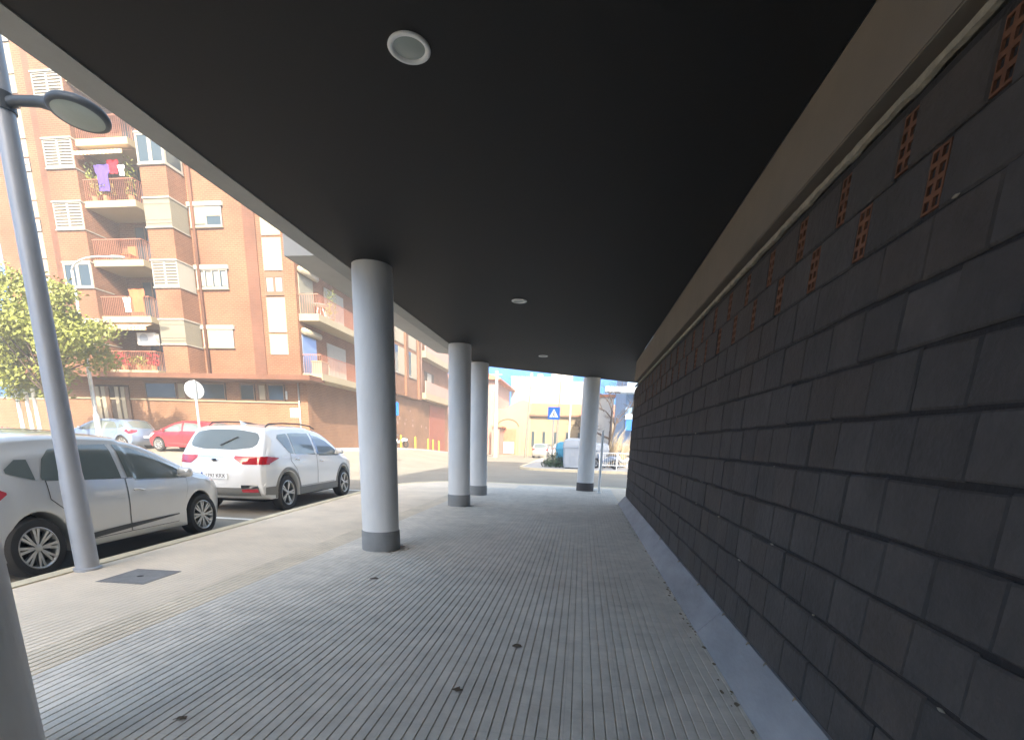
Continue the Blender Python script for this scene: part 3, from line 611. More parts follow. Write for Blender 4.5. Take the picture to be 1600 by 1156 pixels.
# pedestrian crossing sign
t = thing("road_sign", "square blue pedestrian crossing sign with white triangle on the far corner", "sign", (-1.76, 30.5, 0))
b = MB(); b.tube([(0, 0, -.1), (0, 0, 3.5)], .04, 12); b.build("post", "galv", t, smooth=True)
b = MB(); b.prism([(x, z+3.15) for x, z in rrect(.36, .36, .04)], -.06, -.04, axis='y'); pn = b.build("panel", "sign_blue", t)
b = MB(); b.prism([(-.27, 2.92), (.27, 2.92), (0, 3.40)], -.0635, -.0605, axis='y'); tr = b.build("triangle", "sign_white", pn)
b = MB(); y0, y1 = -.067, -.064
b.prism([(.02+.03*math.cos(a), 3.265+.03*math.sin(a)) for a in np.linspace(0, 2*math.pi, 12, endpoint=False)], y0, y1, axis='y')
b.prism([(-.02, 3.22), (.035, 3.225), (.03, 3.09), (.075, 2.95), (.045, 2.945), (.0, 3.06), (-.06, 2.945), (-.09, 2.955), (-.035, 3.09)], y0, y1, axis='y'); b.build("walking_figure", "ink", tr)
# yellow bollards along the opposite pavement
for i, (y, lab) in enumerate([(37.3, "yellow bollard nearest the first column, before the parked motorcycle"), (40.7, "yellow bollard between the motorcycle and the garage door"), (44.2, "yellow bollard at the near edge of the garage door"), (45.8, "yellow bollard before the middle of the garage door"), (47.7, "yellow bollard nearest the second column by the garage door")]):
    t = thing("bollard", lab, "bollard", (-13.95, y, g(-13.95, y)+.11), group="yellow bollards along the brick block")
    b = MB(); b.lathe([(.06, -.05), (.06, .86), (.052, .93), (.03, .97), (.0005, .98)], n=16); b.build("post", "yellow_paint", t, smooth=True)
    b = MB(); b.lathe([(.085, -.03), (.085, .02), (.062, .03)], n=16); b.build("base", "steel_cover", t)
def moto(lab, x, y, z, rz, paint, group=None):
    t = thing("motorcycle", lab, "motorcycle", (x, y, z), rz, group)
    for yy in (-.62, .66):
        b = MB(); b.lathe([(.20, -.05), (.27, -.055), (.30, 0), (.27, .055), (.20, .05)], (0, yy, .3), 'x', 28)
        for k in range(5):
            a = k*2*math.pi/5; b.tube([(0, yy, .3), (0, yy+.2*math.cos(a), .3+.2*math.sin(a))], .015, 6)
        b.build("wheel", "rubber", t, smooth=True)
    b = MB(); b.tube([(0, -.75, .62), (0, -.45, .66), (0, -.1, .52), (0, .2, .42), (0, .42, .62), (0, .50, .85)], [.10, .16, .13, .09, .12, .06], 12); b.build("body", paint, t, smooth='all')
    b = MB(); b.tube([(0, .66, .3), (0, .52, .75), (0, .44, 1.0)], .03, 8); b.tube([(-.33, .40, 1.02), (0, .44, 1.0), (.33, .40, 1.02)], .016, 8); b.build("fork", "metal_grey", t, smooth='all')
    b = MB(); b.tube([(0, -.75, .76), (0, -.4, .80), (0, -.05, .76)], [.08, .13, .09], 12); b.v = [(v[0], v[1], .78+(v[2]-.78)*.5) for v in b.v]; b.build("seat", "car_plastic", t, smooth='all')
    b = MB(); b.lathe([(.0005, .1), (.07, .05), (.085, -.01), (.0005, -.03)], (0, .53, .88), 'y', 14); b.build("headlight", "clear_lens", t, smooth='all')
    return t
moto("white scooter parked on the pavement behind the yellow bollards", -14.6, 38.8, g(-14.6, 38.8)+.11, R(68), "paint_white")
moto("scooter at the edge of the first column beside the brick wall", -14.6, 36.2, g(-14.6, 36.2)+.11, R(75), "paint_silver")
moto("pale scooter parked beyond the white post at the side street", 1.5, 30.2, 0, R(60), "paint_blue")
moto("scooter behind the railing at the end of the block wall", 2.7, 30.6, 0, R(75), "paint_silver")
# containers, shrub, white post, railing at the far corner
def binc(lab, x, y, m, w_, d_, h_, grp):
    t = thing("container", lab, "waste container", (x, y, 0), 0, grp)
    b = MB(); n = rrect(w_/2, d_/2, .12); 
    rows = [[(px*s_, py*s_, z) for px, py in n+[n[0]]] for s_, z in ((.9, .08), (.95, .4), (1, h_*.72))]; b.grid(rows); b.prism([(px*.9, py*.9) for px, py in n], .07, .09); b.build("body", m, t, smooth=True)
    b = MB(); rows = [[(px*s_, py*s_, z) for px, py in n+[n[0]]] for s_, z in ((1.03, h_*.72), (1.03, h_*.76), (.93, h_*.93), (.6, h_), (.01, h_))]; b.grid(rows); b.build("lid", m, t, smooth=True)
    b = MB()
    for k in (-1, 1):
        for j in (-1, 1): b.lathe([(.09, -.03), (.09, .03), (.0005, .03)], (k*w_*.36, j*d_*.3, .09), 'x', 14)
    b.build("wheels", "rubber", t)
    b = MB()
    for k in range(5): b.box(-w_*.4+k*w_*.2-.03, -w_*.4+k*w_*.2+.03, -d_/2-.025, -d_/2+.05, .25, h_*.66)
    b.box(-w_/2-.02, w_/2+.02, -d_/2-.04, -d_/2+.02, h_*.685, h_*.72); b.build("ribs", m, t, bevel=.008)
binc("large white waste container standing beside the last column", -.28, 29.3, "bin_white", 1.5, 1.2, 1.72, None)
binc("blue waste container partly behind the large white one", -.95, 31.2, "bin_blue", 1.2, 1.1, 1.5, None)
binc("pale container right of the last column", 1.05, 31.6, "bin_white", 1.3, 1.1, 1.5, None)
t = thing("bollard_post", "slim white post standing just right of the last column", "post", (.60, 14.75, 0)); b = MB(); b.lathe([(.035, -.02), (.035, 1.75), (.02, 1.79), (.0005, 1.8)], n=14); b.build("post", "white", t, smooth=True); b = MB(); b.lathe([(.07, 0), (.07, .02), (.036, .03)], n=14); b.build("base_plate", "white", t)
t = thing("railing", "white metal railing with vertical bars across the side street", "railing", (2.6, 29.2, 0))
b = MB()
for z in (.25, .95): b.tube([(-1.5, 0, z), (3.5, 0, z)], .025, 8)
b.build("rail", "white", t); 
for k in range(6):
    b = MB(); b.tube([(-1.5+k*1.0, 0, 0), (-1.5+k*1.0, 0, 1.0)], .03, 8); b.build("post", "white", t)
b = MB()
for k in range(40): b.tube([(-1.4+k*.12, 0, .25), (-1.4+k*.12, 0, .95)], .01, 5)
b.build("bars", "white", t)
# manhole cover and scraps on the paving
t = thing("manhole_cover", "square steel inspection cover in the pavement near the lamp post", "manhole cover", (-4.22, 4.05, .0), R(3))
b = MB(); b.box(-.21, .21, -.21, .21, -.004, .003); b.build("plate", "steel_cover", t); b = MB(); b.box(-.24, .24, -.24, -.212, -.004, .0035); b.box(-.24, .24, .212, .24, -.004, .0035); b.box(-.24, -.212, -.211, .211, -.004, .0035); b.box(.212, .24, -.211, .211, -.004, .0035); b.build("frame", "grime", t)
b = MB(); b.lathe([(.03, .0034), (.024, .0038), (.0005, .0038)], n=12); b.build("lifting_hole", "seam", t)
for (x, y, s_, lab) in [(-2.01, 4.52, .05, "dry brown leaf on the paving near the foot of the first column"), (-.36, 3.15, .04, "dry brown leaf in the middle of the paving"), (-.62, 2.47, .035, "small dry leaf lowest on the grooved paving"), (-1.9, 1.92, .03, "dark scrap of leaf at the lower edge of the paving")]:
    b = MB(); n = 14; rows = []
    for i in range(5):
        u = i/4; ww = s_*.5*math.sin(math.pi*(.06+.88*u))*(1+.2*rng.normal())
        rows.append([(x+(u-.5)*s_*1.7+.004*rng.normal(), y+k*ww*1.5+.004*rng.normal()+.3*s_*(u-.5), .003+.004*abs(k)+.003*math.sin(u*4)+.002*rng.random()) for k in (-1, -.5, 0, .5, 1)])
    b.grid(rows); o = b.build("fallen_leaf", "dry_leaf"); tag(o, lab, "leaf")
for i in range(7):
    y = [2.35, 2.75, 3.05, 3.6, 4.4, 5.3, 6.6][i]; b = MB(); s_ = rr.uniform(.018, .03)
    b.grid([[(1.128+rr.uniform(-.012, .012)*0+(u-.5)*s_*.9, y+k*s_*.35*math.sin(math.pi*(.1+.8*u)), .193+.012*abs(k)+.010*math.sin(3*u)-(.0 if u > .4 else .006)) for k in (-1, 0, 1)] for u in np.linspace(0, 1, 5)])
    tag(b.build("dry_leaf", "leaf_tan"), "small curled dry leaf lying along the foot of the block wall", "leaf", "dry leaves along the wall foot")
# ------------------------------------------------------------------ apartment block across the street
apt = thing("apartment_building", "tall orange brick apartment block with cream panels, bays and recessed balconies", "building", (-22, 27, 0))
def ap(mb, name, m, par=apt, **k): return mb.build(name, m, par, world=True, **k)
TOP = 20.5
b = MB(); b.box(-32.0, -26.05, 25.5, 27.0, 4.45, TOP); b.box(-32.0, -15.3, 27.0, 36, 4.45, TOP); b.box(-21.05, -15.3, 26.2, 26.99, 4.45, TOP); b.box(-22.5, -22.3, 26.3, 26.99, 4.45, TOP)
ap(b, "wall", "orange_brick")
b = MB(); b.box(-27.78, -26.05, 25.0, 25.49, 4.45, TOP); ap(b, "bay_wall", "orange_brick")
b = MB(); b.box(-22.5, -21.05, 25.0, 26.29, 4.45, TOP); ap(b, "bay_wall", "orange_brick")
b = MB(); b.box(-32.0, -15.6, 26.5, 36, -.1, 4.18); b.box(-15.59, -15.3, 26.9, 56, -.1, 4.9); b.box(-31.0, -15.6, 36.02, 56, 0, 4.8); ap(b, "ground_floor_wall", "ground_brick")
b = MB(); b.box(-15.64, -15.26, 26.46, 26.88, -.1, 4.18); ap(b, "corner_pier", "ground_brick")
b = MB(); b.box(-32.1, -14.2, 24.95, 26.49, 4.19, 4.44); ap(b, "canopy_slab", "dark_brick")
b = MB(); b.box(-30.9, -15.7, 26.42, 26.49, 3.1, 3.18); ap(b, "ledge", "cream")
b = MB(); b.box(-18.0, -17.35, 26.13, 26.19, 4.45, TOP); ap(b, "pilaster", "dark_brick")
b = MB(); b.box(-15.95, -15.3, 26.08, 26.19, 4.45, TOP); ap(b, "pilaster", "orange_brick")
for x0, x1 in ((-30.6, -30.2), (-28.55, -28.15)):
    b = MB(); b.box(x0, x1, 25.36, 25.49, 4.45, TOP); ap(b, "pilaster", "dark_brick")
b = MB(); b.tube([(-21.0+.25, 26.08, 4.45), (-21.0+.25, 26.08, TOP)], .08, 10); ap(b, "drainpipe", "dark_brick", smooth='all')
# recess behind the balconies: lighter pier and dark doorway
for k in range(6):
    z0 = 4.58+2.7*k
    b = MB(); b.box(-25.0, -23.9, 26.93, 26.99, z0, z0+2.15); d = ap(b, "balcony_door", "window_glass")
    b = MB()
    for x in (-25.05, -24.45, -23.9): b.box(x, x+.06, 26.90, 26.93, z0, z0+2.2)
    b.box(-25.05, -23.84, 26.90, 26.93, z0+2.2, z0+2.26); ap(b, "frame", "wood", d)
    b = MB(); b.box(-26.04, -23.1, 25.15, 26.98, z0-.3, z0); sl_ = ap(b, "balcony_slab", "cream")
    b = MB()
    for x in np.arange(-25.95, -23.15, .11): b.tube([(x, 25.2, z0), (x, 25.2, z0+.95)], .009, 4, cap=False)
    b.tube([(-26.0, 25.2, z0+.96), (-23.14, 25.2, z0+.96)], .022, 6); b.tube([(-23.14, 25.2, z0+.96), (-23.14, 26.9, z0+.96)], .022, 6)
    for y in np.arange(25.3, 26.9, .11): b.tube([(-23.14, y, z0), (-23.14, y, z0+.95)], .009, 4, cap=False)
    ap(b, "railing", "rail")
def louvre(x0, x1, z0, z1, yf, par):
    b = MB(); t = .05
    b.box(x0, x1, yf-.03, yf, z1-t, z1); b.box(x0, x1, yf-.03, yf, z0, z0+t); b.box(x0, x0+t, yf-.03, yf, z0+t, z1-t); b.box(x1-t, x1, yf-.03, yf, z0+t, z1-t)
    n = int((z1-z0-2*t)/.125)
    for i in range(n):
        z = z0+t+(z1-z0-2*t)*(i+.15)/n
        b.add([(x0+t, yf-.03, z), (x1-t, yf-.03, z), (x1-t, yf-.012, z+.062), (x0+t, yf-.012, z+.062)], [(0, 1, 2, 3)])
    b.box(x0+t, x1-t, yf-.002, yf, z0+t, z1-t, 1)
    return ap(b, "shutter", ["shutter_white", "louvre_gap"], par)
def bay_window(x0, x1, z0, z1, style):
    yf = 24.96; ye = 26.1
    b = MB(); b.box(x0, x1, yf+.03, ye, z0, z1); b.box(x0-.03, x1+.05, yf-.05, ye, z1, z1+.07, 1); b.box(x0-.03, x1+.05, yf-.05, ye, z0-.05, z0, 1)
    o = ap(b, "window", ["interior_curtain" if style != 'blind' else "blind", "shutter_white"])
    xm = (x0+x1)/2; xs_ = x1+.012
    if style == 'louvre':
        louvre(x0, xm, z0, z1, yf+.025, o); louvre(xm, x1, z0, z1, yf+.025, o)
        b = MB(); b.box(x1, xs_, yf+.06, ye, z0, z1); ap(b, "side_panel", "shutter_white", o)
    elif style == 'blind':
        b = MB(); n = int((z1-z0)/.045)
        for i in range(n):
            z = z0+(z1-z0)*i/n; b.box(x0, x1+.01, yf, yf+.028, z, z+.037); b.box(x1+.002, xs_, yf+.03, ye-.02, z, z+.037)
        ap(b, "roller_blind", "blind", o)
        b = MB()
        for zz in (.12, .24, .80): b.box(x0-.01, x1+.02, yf-.01, yf-.003, z0+(z1-z0)*zz, z0+(z1-z0)*zz+.03)
        ap(b, "blind_gap", "blind_line", o)
    else:
        b = MB(); t = .09
        for xa, xb in ((x0, xm), (xm, x1)):
            b.box(xa, xb, yf-.02, yf+.02, z1-t, z1); b.box(xa, xb, yf-.02, yf+.02, z0, z0+t); b.box(xa, xa+t, yf-.02, yf+.02, z0+t, z1-t); b.box(xb-t, xb, yf-.02, yf+.02, z0+t, z1-t)
        ap(b, "frame", "shutter_white", o)
        b = MB(); b.box(x0+.08, x1-.08, yf+.005, yf+.015, z0+.08, z1-.08); ap(b, "pane", "window_glass", o)
        b = MB(); b.box(x1, xs_, yf+.021, ye, z0, z0+t); b.box(x1, xs_, yf+.021, ye, z1-t, z1); b.box(x1, xs_, yf+.021, yf+.12, z0+t, z1-t); b.box(x1, xs_, ye-.1, ye, z0+t, z1-t); ap(b, "side_frame", "shutter_white", o)
        b = MB(); b.box(x1+.001, x1+.006, yf+.1, ye-.1, z0+t, z1-t); ap(b, "side_pane", "window_glass", o)
for k, st in enumerate(['glass', 'glass', 'louvre', 'louvre', 'louvre', 'louvre']): bay_window(-27.72, -26.07, 5.9+2.73*k, 7.05+2.76*k, st)
for k, st in enumerate(['blind', 'louvre', 'blind', 'glass', 'blind', 'glass']): bay_window(-22.5, -21.05, 5.88+2.74*k, 7.05+2.78*k, st)
for k, st in enumerate(['blind', 'glass', 'half', 'blind', 'half', 'blind']):
    z0, z1 = 5.95+2.92*k, 6.85+2.93*k; x0, x1 = -21.0+.05, -19.15
    b = MB(); b.box(x0, x1, 26.15, 26.19, z0, z1); o = ap(b, "window", "window_glass")
    b = MB(); b.box(x0-.1, x1+.1, 26.06, 26.185, z1, z1+.2); ap(b, "lintel", "shutter_white", o)
    b = MB(); b.box(x0-.03, x1+.03, 26.08, 26.185, z0-.07, z0); ap(b, "sill", "cream", o)
    b = MB(); n = 4 if st == 'glass' else 2
    for i in range(n+1):
        xc = x0+(x1-x0-.06)*i/n; b.box(xc, xc+.06, 26.11, 26.149, z0, z1)
    b.box(x0, x1, 26.112, 26.148, z1-.06, z1-.001); b.box(x0, x1, 26.112, 26.148, z0+.001, z0+.06); ap(b, "frame", "shutter_white", o)
    if st != 'glass':
        b = MB(); zs = z0+.06 if st == 'blind' else z0+.12; b.box(x0+.05, (x0+x1)/2, 26.12, 26.14, zs, z1-.05); b.box((x0+x1)/2, x1-.05, 26.12, 26.14, zs+(.35 if st == 'half' else .0), z1-.05); ap(b, "blind", "cream_panel", o)
    else:
        b = MB()
        for i in range(4): b.box(x0+.12+(x1-x0)*i/4, x0+.12+(x1-x0)*i/4+.26, 26.135, 26.147, z0+.12, z1-.12)
        ap(b, "curtain", "shutter_white", o)
def panel_strip(x0, x1, yf, levels, win, xdir=False):
    for z0, z1, kind in levels:
        b = MB(); b.box(x0, x1, yf-.04, yf+.02, z0, z1)
        if kind == 'p': ap(b, "cream_panel", "cream_panel")
        else:
            o = ap(b, "window", "window_glass"); b = MB(); xm = (x0+x1)/2; t = .08
            b.box(x0, x1, yf-.07, yf-.041, z1-.25, z1); b.box(x0, x1, yf-.07, yf-.041, z0, z0+.18)
            for x in (x0, xm-t/2, x1-t): b.box(x, x+t, yf-.07, yf-.041, z0+.18, z1-.25)
            ap(b, "frame", "wood" if win == 'w' else "shutter_white", o)
            b = MB(); b.box(x0+.1, xm-.08, yf-.052, yf-.045, z0+.2, z1-.27); b.box(xm+.06, x1-.12, yf-.052, yf-.045, z0+.2, z1-.27); ap(b, "curtain", "shutter_white", o)
lv2 = [(5.6, 6.62, 'p'), (6.72, 8.42, 'p'), (8.5, 9.62, 'w'), (9.7, 11.22, 'p'), (11.34, 12.4, 'p'), (12.45, 13.5, 'w'), (13.6, 15.2, 'p'), (15.3, 16.4, 'w'), (16.5, 18.1, 'p'), (18.2, 20, 'p')]
panel_strip(-17.05, -15.97, 26.2, lv2, 'w')
lv3 = []
for k in range(6):
    z = 7.4+2.75*k; lv3 += [(z-.75, z+.0, 'w2' if False else 'p'), (z+.06, z+1.3, 'p'), (z+1.36, z+1.9, 'w')]
panel_strip(-30.18, -29.2, 25.5, lv3, 'x')
# awnings in the recess
for z, k in ((15.0, 0), (7.0, 1)):
    b = MB(); n = 26
    for i in range(n):
        x0, x1 = -25.95+2.75*i/n, -25.95+2.75*(i+1)/n
        b.add([(x0, 25.6, z+.05), (x1, 25.6, z+.05), (x1, 24.85, z-.28), (x0, 24.85, z-.28), (x0, 24.85, z-.45), (x1, 24.85, z-.45)], [(0, 1, 2, 3), (3, 2, 5, 4)], i % 2)
    ap(b, "awning", ["awning_cream", "awning_brown"])
# ground floor strip windows, entrance
for x0, x1, m_ in ((-25.3, -23.3, "window_glass"), (-23.25, -22.7, "cream"), (-22.0, -20.2, "window_glass"), (-19.3, -18.4, "window_glass"), (-18.2, -17.7, "cream_panel"), (-17.6, -16.6, "window_glass")):
    b = MB(); b.box(x0, x1, 26.44, 26.49, 3.2, 4.1); o = ap(b, "strip_window", m_)
    b = MB(); b.box(x0, x1, 26.41, 26.439, 3.2, 3.27); b.box(x0, x1, 26.41, 26.439, 4.03, 4.1); b.box(x0, x0+.06, 26.41, 26.439, 3.27, 4.03); b.box(x1-.06, x1, 26.41, 26.439, 3.27, 4.03); ap(b, "frame", "wood", o)
b = MB(); b.box(-28.6, -26.4, 26.46, 26.495, .5, 3.9); o = ap(b, "entrance", "dark_gap")
b = MB()
for x in (-28.6, -28.2, -27.3, -26.9): b.box(x, x+.25, 26.40, 26.459, .5, 3.8)
ap(b, "door_panel", "cream_panel", o)
b = MB()
for x in (-27.9, -26.6): b.box(x, x+.22, 26.38, 26.459, .5, 3.8)
ap(b, "timber_post", "wood", o)
b = MB(); b.box(-16.35, -15.85, 26.46, 26.497, 2.35, 2.85); ap(b, "wall_plaque", "sign_white")
b = MB()
for k in range(7): b.box(-17.4+k*.14, -17.3+k*.14, 26.455, 26.495, 3.3+.05*(k % 3), 3.75-.06*(k % 2))
ap(b, "grille", "galv")
b = MB(); b.tube([(-15.75, 26.43, .5), (-15.75, 26.43, 4.18)], .045, 8); ap(b, "drainpipe", "galv", smooth='all')
# right-hand face along the street: corner balconies and doors
for z0 in (4.33, 7.3, 10.3):
    b = MB(); b.prism([(-15.29, 26.2), (-14.15, 26.2), (-14.15, 34.5), (-15.29, 34.5)], z0, z0+.34); ap(b, "balcony_slab", "cream")
    b = MB(); zt = z0+.34
    for y in np.arange(26.3, 34.4, .13): b.tube([(-14.2, y, zt), (-14.2, y, zt+.95)], .009, 4, cap=False)
    for x in np.arange(-15.2, -14.2, .13): b.tube([(x, 26.26, zt), (x, 26.26, zt+.95)], .009, 4, cap=False)
    b.tube([(-15.28, 26.26, zt+.96), (-14.2, 26.26, zt+.96), (-14.2, 34.4, zt+.96)], .022, 6); ap(b, "railing", "rail")
for z0, ms in ((4.67, "cloth_purple"), (7.64, "blind")):
    b = MB(); b.box(-15.31, -15.25, 26.35, 27.75, z0, z0+2.0); o = ap(b, "balcony_door", "blind" if ms == "blind" else "paint_blue")
    b = MB(); b.tube([(-15.1, 26.25, z0+2.14), (-15.1, 27.9, z0+2.14)], .17, 14); ap(b, "shutter_box", "cream_panel", o, smooth='all')
    b = MB(); b.box(-15.31, -15.24, 29.0, 31.3, z0, z0+2.05); o = ap(b, "balcony_door", "shutter_white")
    b = MB()
    for y in np.arange(29.1, 31.2, .2): b.box(-15.239, -15.225, y, y+.12, z0+.1, z0+1.9)
    ap(b, "shutter", "shutter_white", o)
# second section with vertical panel bands
b = MB(); b.box(-15.29, -14.9, 35.2, 45.3, 4.85, 13.4); b.box(-20, -15.3, 36.03, 56, 4.85, 13.4); ap(b, "wall", "orange_brick")
for y in (37.9, 41.0, 44.3):
    b = MB(); b.box(-14.9, -14.7, y, y+.55, 4.86, 13.4); ap(b, "fin", "orange_brick")
for y0 in (38.6, 41.65):
    for z0, z1, k in ((8.8, 10.6, 'p'), (6.45, 8.5, 'w'), (11, 13, 'p')):
        b = MB(); b.box(-14.92, -14.86, y0, y0+2.3, z0, z1); o = ap(b, "cream_panel" if k == 'p' else "window", "cream_panel" if k == 'p' else "window_glass")
        if k == 'w':
            b = MB(); b.box(-14.859, -14.83, y0+1.0, y0+2.3, z0, z1); ap(b, "blind", "cream_panel", o); b = MB(); b.box(-14.859, -14.82, y0, y0+.1, z0, z1); b.box(-14.859, -14.82, y0+.1, y0+.999, z0, z0+.1); ap(b, "frame", "shutter_white", o)
b = MB(); b.tube([(-14.8, 45.0, 4.9), (-14.8, 45.0, 13)], .1, 8); ap(b, "drainpipe", "pink_wall", smooth='all')
for z0 in (5.0, 8.6):
    b = MB(); b.box(-15.29, -14.5, 45.5, 55.5, z0, z0+.55); ap(b, "balcony_slab", "cream")
    b = MB(); b.box(-14.62, -14.52, 45.6, 55.4, z0+.56, z0+1.6); ap(b, "parapet", "pink_wall")
    b = MB(); b.box(-15.29, -15.24, 47.5, 50.5, z0+.56, z0+2.7); o = ap(b, "balcony_door", "dark_gap"); b = MB(); b.box(-15.239, -15.2, 48.3, 49.5, z0+.56, z0+2.6); ap(b, "curtain", "shutter_white", o)
b = MB(); b.box(-15.31, -15.26, 49.0, 54.6, .0, 4.7); o = ap(b, "garage_door", "door_red")
b = MB()
for y in np.arange(39.5, 48.5, .9):
    for z in (3.7, 3.1, 2.6):
        if rr.random() < .45:
            r_ = rr.uniform(.06, .17); b.lathe([(.0005, .0), (r_, 0), (r_*.95, -.01)], (-15.285, y+rr.uniform(-.3, .3), z+rr.uniform(-.15, .15)), 'x', 9)
b.v = [(-15.285 + .003, v[1], v[2]) for v in b.v]; ap(b, "paint_splashes", "pink_wall")
b = MB(); b.box(-32.2, -15.1, 24.8, 36, TOP+.002, TOP+.4); ap(b, "roof", "cream")

# things on the balconies
def plant(lab, x, y, z, h, w_, m, potr=.16, n=140, grp="potted plants on the balconies"):
    t = thing("potted_plant", lab, "plant", (x, y, z), 0, grp)
    b = MB(); b.lathe([(.0005, 0), (potr*.75, 0), (potr, .26), (potr*.9, .26), (.0005, .22)], n=14); b.build("pot", "pot", t, smooth=True)
    b = MB()
    for i in range(n):
        a = rr.uniform(0, 6.28); r_ = w_*math.sqrt(rr.random()); zz = .25+h*rr.random(); s_ = rr.uniform(.05, .13)
        c = Vector((r_*math.cos(a), r_*math.sin(a)*.6, zz)); u = Vector((rr.uniform(-1, 1), rr.uniform(-1, 1), rr.uniform(-.2, 1))).normalized(); v = u.orthogonal().normalized()
        b.add([c-v*s_*.3, c+u*s_-v*s_*.1, c+u*s_*1.4, c+v*s_*.3], [(0, 1, 2, 3)])
    b.build("foliage", m, t); return t
zk = [4.58+2.7*k for k in range(6)]
plant("trailing green plant at the left end of the balcony hung with washing", -25.6, 25.4, zk[3], 1.5, .35, "leaf")
plant("leafy plant on the balcony floor below the purple shirt", -24.9, 25.35, zk[3], .6, .45, "leaf_yellow")
plant("tall plant at the right end of the washing balcony", -23.5, 25.4, zk[3], 1.7, .3, "leaf")
plant("red flowering plant at the lowest balcony's left end", -25.3, 25.35, zk[0], .6, .4, "flower_red")
plant("green plant in the middle of the lowest balcony", -24.4, 25.35, zk[0], .45, .6, "leaf")
plant("red and pale flowers at the lowest balcony's right end", -23.5, 25.35, zk[0], .6, .35, "flower_red")
plant("tall yucca on the corner balcony above the white shutter", -14.7, 28.6, 7.64, 1.5, .3, "leaf")
plant("low plant in a square box on the lower corner balcony", -14.6, 27.2, 4.67, .4, .3, "leaf_yellow")
def cloth(lab, x, y, z, w_, h_, m, kind="shirt"):
    b = MB(); rows = []
    for i in range(9):
        u = i/8
        ww = w_*(1.0 if u > .25 else 1.35)*(1-.1*u); rows.append([(x+k*ww*.5, y+.03*math.sin(6*k+u*3)+.02*math.sin(9*u), z-h_*u) for k in np.linspace(-1, 1, 9)])
    b.grid(rows); o = b.build("hanging_"+kind, m, smooth='all'); return tag(o, lab, "laundry", "washing hung on the balconies")
cloth("purple shirt hung out to dry on the leafy balcony", -24.75, 25.12, zk[3]+1.55, .65, 1.15, "cloth_purple")
cloth("bright red cloth hung beside the purple shirt", -24.1, 25.12, zk[3]+1.75, .5, .6, "cloth_red", "cloth")
cloth("small white cloth hung at the right of the red one", -23.65, 25.12, zk[3]+1.5, .3, .45, "cloth_white", "cloth")
cloth("orange towel over the railing of the second lowest recessed balcony", -23.75, 25.12, zk[1]+1.3, .7, 1.1, "cloth_orange", "towel")
cloth("white towel hung at the left of the orange towel", -24.4, 25.12, zk[1]+.9, .35, .7, "cloth_white", "towel")
cloth("purple towel draped on the corner balcony railing near the first column", -14.16, 30.5, 8.5, .02, .8, "cloth_purple", "towel")
t = thing("balcony_chair", "orange plastic chair on the middle recessed balcony", "chair", (-24.6, 25.9, zk[2]))
b = MB(); b.box(-.25, .25, -.25, .25, .42, .46); b.build("seat", "cloth_orange", t, bevel=.01); b = MB(); b.box(-.25, .25, .21, .25, .46, .95); b.build("backrest", "cloth_orange", t, bevel=.01)
for i in (-1, 1):
    for j in (-1, 1): b = MB(); b.tube([(i*.24, j*.23, 0), (i*.22, j*.21, .42)], .02, 6); b.build("leg", "cloth_orange", t)
t = thing("air_conditioner", "white air conditioning unit on the lowest recessed balcony's wall", "air conditioner", (-23.95, 25.7, zk[0]+1.35))
b = MB(); b.box(-.55, .55, -.16, .16, 0, .62); b.build("casing", "white", t, bevel=.02); b = MB(); b.lathe([(.24, -.165), (.26, -.172), (.0005, -.168)], (-.12, 0, .31), 'y', 24); b.build("fan_grille", "galv", t)
for x, k, z in ((-24.15, "statuette", 0), ):
    pass
t = thing("table", "small white table on the upper corner balcony", "table", (-14.75, 27.5, 7.64)); b = MB(); b.lathe([(.4, .72), (.42, .74), (.0005, .745)], n=24); b.build("tabletop", "white", t)
for i in range(3): b = MB(); a = i*2.1; b.tube([(.1*math.cos(a), .1*math.sin(a), .72), (.3*math.cos(a), .3*math.sin(a), 0)], .018, 6); b.build("leg", "white", t)
t = thing("storage_box", "beige box on the lower corner balcony", "box", (-14.55, 26.75, 4.67)); b = MB(); b.box(-.3, .3, -.35, .35, 0, .62); b.build("body", "blind", t, bevel=.02); b = MB(); b.box(-.32, .32, -.37, .37, .62, .68); b.build("lid", "cream", t, bevel=.01)

# ------------------------------------------------------------------ trees
def tree(lab, x, y, z, clumps, trunk, leafm, n, ls, seed, limbs=6, cat="tree"):
    q = np.random.default_rng(seed); t = thing("tree", lab, cat, (x, y, z))
    b = MB(); b.tube(trunk, [.13*(1-.55*i/(len(trunk)-1)) for i in range(len(trunk))], 10)
    top = Vector(trunk[-1])
    for c in clumps[:limbs*2]:
        e = Vector(c[:3]); m_ = top.lerp(e, .5)+Vector(q.normal(0, .15, 3)); st = Vector(trunk[-2]).lerp(top, q.random())
        b.tube([st, m_, e], [.05, .03, .01], 6)
    b.build("trunk", "bark", t, smooth='all')
    b = MB(); P = []; Fc = []
    tot = sum(c[3]**2.2 for c in clumps)
    for c in clumps:
        k = int(n*c[3]**2.2/tot)
        for i in range(k):
            d = q.normal(size=3); d /= np.linalg.norm(d); r_ = c[3]*(q.random()**.45)
            r_ *= 1+.25*math.sin(5*d[0]+seed)*math.cos(4*d[2])
            p = Vector((c[0]+d[0]*r_, c[1]+d[1]*r_, c[2]+d[2]*r_*.75))
            u = Vector(q.normal(size=3)).normalized(); v = u.orthogonal().normalized(); s_ = ls*q.uniform(.6, 1.3)
            b.add([p-v*s_*.32, p+u*s_*.5-v*s_*.25, p+u*s_, p+u*s_*.5+v*s_*.3], [(0, 1, 2, 3)])
    b.build("crown", leafm, t); return t
